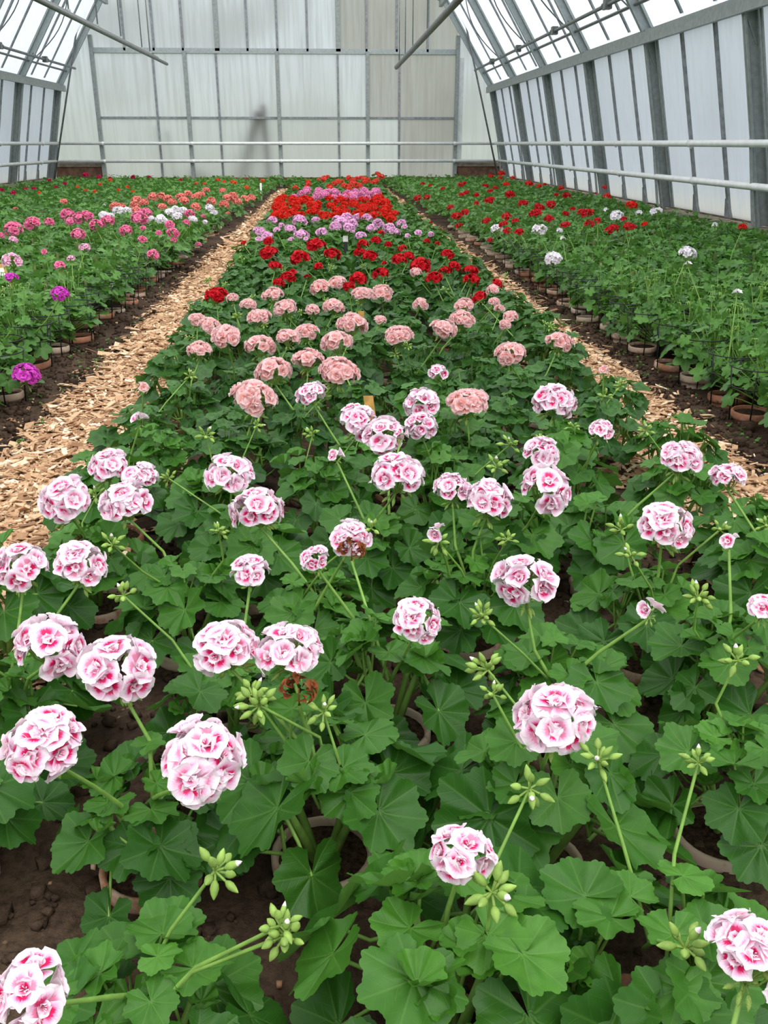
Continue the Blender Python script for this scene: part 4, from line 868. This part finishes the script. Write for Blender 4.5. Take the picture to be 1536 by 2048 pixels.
# things standing outside, seen as dim shapes through the end wall
m = MB(); prism(m, (-1.42, 24.16, -.1), (-1.52, 24.10, 1.9), (1, 0, 0), (0, 1, 0), .12, .03); tag(m.build('timber_post', M['plank'], smooth_=False), 'dark upright timber leaning outside the end wall', 'timber')
m = MB(); prism(m, (-2.25, 24.3, -.1), (-1.62, 24.10, 1.75), (.92, 0, -.39), (0, 1, 0), .2, .03); tag(m.build('timber_plank', M['plank'], smooth_=False), 'wide dark plank leaning at a slant outside the end wall', 'timber')
for x, z1 in ((-4.10, 1.42), (-3.83, 1.31)):
    m = MB(); tube(m, [(x+.06, 24.12, -.1), (x-.03, 24.07, z1)], .014, 6); tag(m.build('cane', M['plank']), 'thin cane leaning outside the end wall, %s of the pair' % ('taller' if z1 > 1.4 else 'shorter'), 'cane')
m = MB()
for i in range(60):
    a = rng.uniform(0, 6.3); m.add_mb(LEAF[0][i % 3], rot_z(a) @ rot_x(-rng.uniform(0, 1.2)), (-3.22+rng.normal(0, .12), 24.2+abs(rng.normal(0, .08)), rng.uniform(-.05, .55)), .06, r=.3)
tag(m.build('shrub', M['leaf']), 'small green shrub pressed against the outside of the end wall', 'shrub')

# ============================ plant libraries =============================
def mesh_pair(fo, st, leafm, lod, nm):
    if lod <= 1:                                    # far plants: a short stem inside the same mesh
        tube(fo, [(0, 0, -.03), (0, 0, .26 if leafm == 'leaf_ivy' else .2)], .01, 5, mi=1)
        return fo.mesh(nm, [M[leafm], M['woody']]), None
    return fo.mesh(nm, [M[leafm]]), st.mesh(nm+'_stem', [M['stem']])
ZON = {}
for lod, nv, n in ((3, 10, 24), (2, 8, 32), (1, 6, 34), (0, 6, 30)):
    for leafm in ('leaf', 'leaf_zoned'):
        if lod == 3 and leafm == 'leaf_zoned': continue
        big = dict(R=.195, Hh=.215, lmin=.030, lmax=.064) if lod == 3 else dict(R=.185, Hh=.23, lmin=.026, lmax=.050)
        if lod <= 1: big = dict(R=.185, Hh=.235, lmin=.03, lmax=.055)
        ZON[(lod, leafm)] = [mesh_pair(*plant_zonal(lod, n, **big), leafm, lod, 'foliage') for _ in range(nv)]
IVP = {}
for lod, nv, n in ((2, 7, 80), (1, 6, 80), (0, 5, 52)):
    IVP[lod] = [mesh_pair(*plant_ivy(lod, n, .215, .30), 'leaf_ivy', lod, 'foliage') for _ in range(nv)]

# pot with a rolled rim, and the soil in it
m = MB(); lathe(m, [(.050, -.10), (.064, .0), (.066, .018), (.074, .020), (.077, .028), (.077, .046), (.073, .050), (.068, .048), (.066, .034)], 24)
POT = m.mesh('pot', [M['pot']])
m = MB(); lathe(m, [(.067, .036), (.045, .040), (.02, .042), (.001, .042)], 20); PSOIL = m.mesh('potting_soil', [M['potsoil']])
m = MB()
for h, rr in ((.115, .098), (.19, .105)):
    tube(m, [(rr*math.cos(a), rr*math.sin(a), h) for a in np.linspace(0, 2*PI, 25)], .0026, 5, cap=False)
for a in (.5, 1.75, 2.9, 4.1, 5.4):
    tube(m, [(.084*math.cos(a), .084*math.sin(a), -.02), (.09*math.cos(a), .09*math.sin(a), .07), (.105*math.cos(a), .105*math.sin(a), .195)], .0028, 5)
FRAME = m.mesh('support_frame', [M['wire']])

STYLE = dict(pale='eyed', light='single', white='single', cherry='single', scarlet='single', orange='single', crimson='double', lilac='double', peach='double')
HEADLIB = {}
def head_mesh(kind, det, cls, variant):
    key = (kind, det, cls, variant)
    if key not in HEADLIB:
        style = STYLE.get(kind, 'double')
        n, sp_, fl_ = {'eyed': (14, .30, .265), 'double': (15, .325, .25), 'single': (22, .35, .22)}[style]
        if cls == 1: n, sp_, fl_ = n//2+1, .25, .30
        if cls == 2: n, sp_, fl_ = (2, .12, .46)
        if det <= 1 and cls == 0: n = max(9, int(n*.8)); fl_ *= 1.1
        pe, gr = flower_head(det, style, n, sp_, fl_, .25 if cls == 0 else .05)
        if det >= 2:
            HEADLIB[key] = (pe.mesh('flower_head', [M[kind], M['stamen']]), gr.mesh('calyx', [M['bud']]))
        else:
            if gr.n: pe.add_mb(gr.arrays(), mi=1)
            else: tube(pe, [(0, 0, -.42), (0, 0, 0)], .02, 4, mi=1)
            HEADLIB[key] = (pe.mesh('flower_head', [M[kind], M['bud']]), None)
    return HEADLIB[key]
BUDM = [bud_cluster(2, n).mesh('bud_cluster', [M['bud'], M['pale']]) for n in (7, 10, 13, 9)]
m = MB()
for i in range(16):
    d = rng.normal(0, 1, 3); d[2] = abs(d[2])*.6; d /= np.linalg.norm(d)
    m.add_mb(petal(4, 4, 1, .6, .5, .5, .3), frame_to(d) @ rot_z(rng.uniform(0, 6.3)) @ rot_x(.8), d*.2, .3)
tube(m, [(0, 0, -.42), (0, 0, .1)], .02, 4)
DRIED = m.mesh('dried_flower_head', [M['dried']])

# ================================ planting ================================
ORD = ['first', 'second', 'third', 'fourth', 'fifth', 'sixth', 'seventh', 'eighth', 'ninth', 'tenth', 'eleventh', 'twelfth', 'thirteenth', 'fourteenth',
       'fifteenth', 'sixteenth', 'seventeenth', 'eighteenth', 'nineteenth', 'twentieth', 'twenty-first', 'twenty-second', 'twenty-third', 'twenty-fourth',
       'twenty-fifth', 'twenty-sixth', 'twenty-seventh', 'twenty-eighth', 'twenty-ninth', 'thirtieth']
NUM = ['no', 'one', 'two', 'three', 'four', 'five', 'six', 'seven', 'eight']
class Plant: pass
plants = []
def grid(bed, xs_, y0, y1, sy, jit):
    rows = int((y1-y0)/sy)
    for r in range(rows):
        for c, x in enumerate(xs_):
            p = Plant(); p.bed = bed; p.row = r; p.col = c
            p.x = x+rng.normal(0, jit)+(.05 if r % 2 else -.05)*(1 if bed == 'middle' else .3); p.y = y0+r*sy+rng.normal(0, jit)
            if bed != 'middle' and c == 0: p.x = x+rng.normal(0, .022)
            p.heads = []; p.buds = []; p.kind = None
            plants.append(p)
grid('middle', [-.58+.305*i for i in range(6)], .42, 23.55, .30, .028)
grid('left', [-1.385-.31*i for i in range(16)], 2.45-.31*8, 23.4, .31, .03)
grid('right', [1.61+.30*i for i in range(9)], 2.0-.31*7, 23.4, .31, .03)
for x, y in ((-.74, 22.5), (-1.05, 22.6), (-1.2, 22.3), (-.8, 22.95), (-1.1, 23.1), (-1.25, 23.4), (-.76, 23.4), (1.25, 23.0), (1.35, 23.4), (1.2, 23.4)):
    p = Plant(); p.bed = 'left' if x < 0 else 'right'; p.row = 60; p.col = 1; p.x = x; p.y = y; p.heads = []; p.buds = []; p.kind = None
    plants.append(p)
XY = np.array([(p.x, p.y) for p in plants])
band = lambda y: ('pale' if y < 2.75 else 'salmon' if y < 4.55 else 'red' if y < 7.2 else 'lilac' if y < 9.0 else 'scarlet' if y < 13 else 'rose' if y < 15.5 else 'coral' if y < 21 else 'none')
KEYS = dict(pale='pale', salmon='salmon', red='red', lilac='lilac', scarlet='scarlet', rose='rose', coral='coral', magentaL='magenta', pinkL='pink', lightL='light',
            whiteL='white', coralL='peach', crimsonL='crimson', orangeL='orange', whiteR='white', crimsonR='cherry', scarletR='scarlet')
def assign(h, kind, bed):
    global XY
    d = np.hypot(XY[:, 0]-h[0], XY[:, 1]-h[1])
    best = None
    for i in np.argsort(d)[:40]:
        p = plants[i]
        if bed and p.bed != bed: continue
        if len(p.heads) >= 6: continue
        c = d[i]*(1 if d[i] < .3 else 2)+(0 if p.kind == kind else .06 if p.kind is None else 9)+.03*len(p.heads)
        if best is None or c < best[0]: best = (c, p)
    if best is None or best[0] > .42:
        p = Plant(); q = plants[int(np.argmin(d))]
        p.bed, p.row, p.col, p.heads, p.buds = bed, q.row, q.col, [], []
        p.x, p.y = (min(h[0], -1.41) if bed == 'left' else max(h[0], 1.64) if bed == 'right' else h[0]), h[1]
        if p.col == 0: p.col = 1
        plants.append(p); XY = np.vstack([XY, (p.x, p.y)])
    else: p = best[1]
    p.kind = kind; p.heads.append(h)
for key, L_ in HEADS.items():
    if key == 'buds': continue
    kind = KEYS[key]
    for h in L_:
        bed = 'left' if key.endswith('L') else 'right' if key.endswith('R') else 'middle'
        kd = kind
        if key == 'crimsonR' and h[0] < 1.3: bed, kd = 'middle', 'red'
        assign(h, kd, bed)
for b in HEADS['buds']:
    d = np.hypot(XY[:, 0]-b[0], XY[:, 1]-b[1])
    for i in np.argsort(d)[:3]:
        if plants[i].bed == 'middle' and len(plants[i].buds) < 3: plants[i].buds.append(b); break
for p in plants:
    if p.bed == 'middle':
        if p.kind is None: p.kind = band(p.y); 
        p.kind_name = p.kind
        if p.y > .5 and not p.buds and rng.random() < .4 and p.y < 9:
            for _ in range(rng.integers(1, 3)):
                a = rng.uniform(0, 6.3); p.buds.append((p.x+.07*math.cos(a), p.y+.07*math.sin(a), rng.uniform(.23, .29)))

def visible(p, m=160):
    x, y, z = to_px((p.x, p.y, .18))
    return z > .15 and -m < x < 1536+m and y < 2048+(1500 if p.bed == 'middle' else 420)
CNAME = dict(pale='pale_pink_geranium', salmon='salmon_geranium', red='red_geranium', lilac='lilac_geranium', scarlet='scarlet_geranium', rose='rose_pink_geranium',
             coral='coral_geranium', none='green_geranium', magenta='magenta_geranium', pink='pink_geranium', light='light_pink_geranium', white='white_geranium',
             peach='peach_geranium', crimson='crimson_geranium', orange='orange_geranium', cherry='cherry_red_geranium')
CWORD = {k: v.replace('_geranium', '').replace('_', ' ') for k, v in CNAME.items()}

def stalk(root, h_loc, r0=.0036, r1=.0026, bend=.02, from_z=.12):
    b = np.array([rng.normal(0, .018), rng.normal(0, .018), from_z]); h_loc = np.array(h_loc)
    mid = (b+h_loc)/2+[rng.normal(0, bend*.5), rng.normal(0, bend*.5), .012]
    mb = MB(); tube(mb, [b, (b+mid)/2+[0, 0, .003], mid, (mid+h_loc)/2, h_loc], [r0, r0, (r0+r1)/2, r1, r1], 6, cap=False)
    return mb.build('flower_stalk', M['stem'], root)
def add_heads(root, p, det):
    for h in p.heads:
        x, y, z, d = h
        cls = 0 if d > .078 else 1 if d > .052 else 2
        me, green = head_mesh(p.kind, det, cls, int(rng.integers(5 if det >= 2 else 4)))
        loc = np.array([x-p.x, y-p.y, z])
        lean = np.array([loc[0]*.8, loc[1]*.8-.06, .5]); Rm = frame_to(lean) @ rot_z(rng.uniform(0, 6.3))
        dd = max(d, .042)*1.06
        o = link('flower_head', me, root)
        o.matrix_local = Matrix.Translation(loc.tolist()) @ Matrix(Rm.tolist()).to_4x4() @ Matrix.Diagonal((dd, dd*rng.uniform(.86, 1), dd*.86, 1))
        if green is not None: link('calyx', green, o)
        if det >= 1: stalk(root, loc+Rm @ np.array([0, 0, -.41*dd*.86]))
def add_buds(root, p):
    for b in p.buds:
        loc = np.array([b[0]-p.x, b[1]-p.y, b[2]])
        o = link('bud_cluster', BUDM[rng.integers(len(BUDM))], root); s = rng.uniform(.85, 1.25)
        o.location = loc; o.scale = (s, s, s); o.rotation_euler = (rng.normal(0, .5), rng.normal(0, .5), rng.uniform(0, 6))
        stalk(root, loc, .0026, .002, .03)

dried_done = 0
for p in plants:
    if p.bed != 'middle' or not visible(p): continue
    lod = 3 if p.y < 2.2 else 2 if p.y < 4.6 else 1 if p.y < 9.2 else 0
    leafm = 'leaf_zoned' if (p.kind == 'salmon' or (p.kind in ('red',) and p.y < 7)) and lod < 3 else 'leaf'
    root = empty(CNAME[p.kind] if p.heads else 'green_geranium', (p.x, p.y, 0))
    fo, st = ZON[(lod, leafm)][rng.integers(len(ZON[(lod, leafm)]))]
    s = rng.uniform(.88, 1.12); rz = rng.uniform(0, 6.3)
    o = link('foliage', fo, root); o.rotation_euler.z = rz; o.scale = (s, s, s*rng.uniform(.92, 1.08))
    if st: q = link('stem', st, root); q.rotation_euler.z = rz; q.scale = o.scale
    det = 3 if p.y < 2.2 else 2 if p.y < 4.6 else 1 if p.y < 8 else 0
    add_heads(root, p, det)
    if p.y < 7: add_buds(root, p)
    if p.y < 5.2:
        q = link('pot', POT, root, (0, 0, -.022)); q.rotation_euler.z = rng.uniform(0, 6)
        link('potting_soil', PSOIL, q)
    nh, nb = len(p.heads), len(p.buds)
    what = (f'{NUM[nh]} flower head'+('s' if nh > 1 else '')) if nh else ('budding' if nb and p.y < 7 else 'leafy')
    if p.y < 7.2:
        head_ = f'{CWORD[p.kind]} geranium with {what}' if nh else f'{what} geranium among {CWORD[p.kind]} ones'
        tag(root, f"{head_}, {ORD[p.col]} from left-side path, {ORD[p.row]} row back", 'geranium', f'{CWORD[p.kind]} geraniums in the middle bed')
    else:
        fw = 'flowering' if nh else 'flowerless'
        if nh: tag(root, f"flowering {CWORD[p.kind]} geranium among its like, far down the middle bed", 'geranium', f'flowering {CWORD[p.kind]} geraniums far down the middle bed')
        else: tag(root, 'flowerless green geranium far down the middle bed', 'geranium', 'flowerless geraniums far down the middle bed')

# dried-out heads among the nearest plants
near = sorted([o for o in COL.objects if o.get('category') == 'geranium'], key=lambda o: o.location.y)
for (x, y, z) in DRIED_AT:
    root = min(near, key=lambda o: (o.location.x-x)**2+(o.location.y-y)**2)
    o = link('dried_flower_head', DRIED, root); o.location = (x-root.location.x, y-root.location.y, z); o.scale = (.055,)*3
    o['label'] = 'withered brown flower head'
    stalk(root, (x-root.location.x, y-root.location.y, z-.02))

# side beds: the flowering plants and the 300 nearest leafy ones each on its own, the rest as one mass
sidep = [p for p in plants if p.bed != 'middle' and (visible(p, 1500) or p.heads)]
sidep.sort(key=lambda p: p.x**2+p.y**2)
SOLO, mass, count, n_kind = [], [], 0, {}
for p in sidep:
    if p.heads: SOLO.append(p)
    elif count < 300 and visible(p): count += 1; SOLO.append(p)
    else: mass.append(p)
edge_n = {'left': 0, 'right': 0}
for p in SOLO:
    lod = 2 if p.y < 5.5 else 1 if p.y < 10 else 0
    fo, st = IVP[lod][rng.integers(len(IVP[lod]))]
    s = rng.uniform(.9, 1.15); rz = rng.uniform(0, 6.3)
    bedw = p.bed+'-side bed'
    edge = p.col == 0
    kids = bool(p.heads) or st is not None or (edge and p.y < 12)
    if kids:
        root = empty(CNAME[p.kind] if p.heads else 'leafy_geranium', (p.x, p.y, 0))
        o = link('foliage', fo, root)
    else:
        root = o = link('leafy_geranium', fo); o.location = (p.x, p.y, 0)
    o.rotation_euler.z = rz; o.scale = (s, s, rng.uniform(.80, 1.0)) if not edge else (s*.78, s*.78, rng.uniform(.9, 1.05))
    if edge and kids: o.location.x = .065*(-1 if p.bed == 'left' else 1)
    if st: q = link('stem', st, root); q.rotation_euler.z = rz; q.scale = o.scale; q.location = o.location if kids else (0, 0, 0)
    if edge and p.y < 12 or (p.col == 1 and p.y < 5):
        q = link('pot', POT, root, (0, 0, rng.uniform(-.024, .008))); q.rotation_euler = (rng.normal(0, .05), rng.normal(0, .05), rng.uniform(0, 6))
        q.scale = (rng.uniform(.95, 1.1),)*3
        if p.y < 8: link('potting_soil', PSOIL, q)
        if p.y < 8: f_ = link('support_frame', FRAME, root, (0, 0, .03)); f_.rotation_euler.z = rng.uniform(0, 6)
    if p.heads:
        add_heads(root, p, 2 if p.y < 5.6 else 1 if p.y < 9 else 0)
        kk = (p.bed, p.kind); n_kind[kk] = n_kind.get(kk, 0)+1
        grp = f'{CWORD[p.kind]} geraniums in the {bedw}'
        nth = ORD[n_kind[kk]-1]+' ' if 1 < n_kind[kk] <= 14 else ''
        if n_kind[kk] <= 14:
            tag(root, f'{CWORD[p.kind]} flowered geranium, {nth}nearest of that colour in the {bedw}', 'geranium', grp)
        else:
            tag(root, f'{CWORD[p.kind]} flowered geranium in the far drift of that colour, {bedw}', 'geranium', grp)
    else:
        if edge and edge_n[p.bed] < 30:
            tag(root, f'leafy geranium without flowers in the path-edge row of the {bedw}, {ORD[edge_n[p.bed]]} from the front', 'geranium', f'leafy geraniums at the edge of the {bedw}')
            edge_n[p.bed] += 1
        else:
            tag(root, f'leafy geranium without flowers among many alike inside the {bedw}', 'geranium', f'leafy geraniums inside the {bedw}')
mb = MB()
ARR = [plant_ivy(0, 40, .215, .27)[0].arrays() for _ in range(5)]
ARR1 = [plant_ivy(1, 70, .215, .28)[0].arrays() for _ in range(3)]
for p in mass:
    mb.add_mb(ARR1[rng.integers(3)] if p.y < 4 else ARR[rng.integers(5)], rot_z(rng.uniform(0, 6.3)), (p.x, p.y, 0), rng.uniform(.9, 1.15))
if mass: tag(mb.build('geranium_foliage', M['leaf_ivy']), 'dense mass of leafy geraniums filling the far side beds', 'geraniums', kind='stuff')

# plant labels on stakes
def stake(name, label, foot, top, w_, mat, card=None):
    foot, top = np.array(foot, float), np.array(top, float)
    t = empty(name, tuple(foot)); tag(t, label, 'plant label')
    d = top-foot; ln = np.linalg.norm(d); up = d/ln
    m = MB(); prism(m, -up*.06, d, (1, 0, 0), (0, 1, 0), w_, .004); m.build('stake', M[mat], t, smooth_=False)
    if card:
        a, b, cw, marks = card
        m = MB(); prism(m, up*a*ln+[0, -.004, 0], up*b*ln+[0, -.004, 0], (1, 0, 0), (0, 1, 0), cw, .002); c = m.build('card', M['card'], t, smooth_=False)
        for q in marks:
            m = MB(); z = a+(b-a)*q; prism(m, up*(z-.03)*ln+[0, -.0056, 0], up*(z+.03)*ln+[0, -.0056, 0], (1, 0, 0), (0, 1, 0), cw*.5, .001); m.build('print', M['ink'], c, smooth_=False)
    return t
stake('wooden_stake', 'plain yellowish wooden stake behind the pale pink flowers in the middle bed', (.149, 2.82, 0), (.118, 2.88, .232), .032, 'stake')
stake('plant_label', 'white label on a brown wooden stake at the left-side bed', (-1.80, 5.35, .05), (-1.90, 5.45, .36), .07, 'stake', (.25, .93, .045, (.75,)))
stake('plant_label', 'small white card on a dark stake among the red geraniums', (.140, 7.75, 0), (.140, 7.80, .29), .03, 'wire', (.84, 1.0, .042, ()))
stake('wooden_stake', 'short yellow wooden stake between the salmon geraniums', (.16, 4.42, 0), (.15, 4.45, .24), .03, 'stake')
stake('plant_label', 'small white label at the far corner of the left-side bed', (-1.22, 17.6, .1), (-1.22, 17.65, .33), .035, 'card')
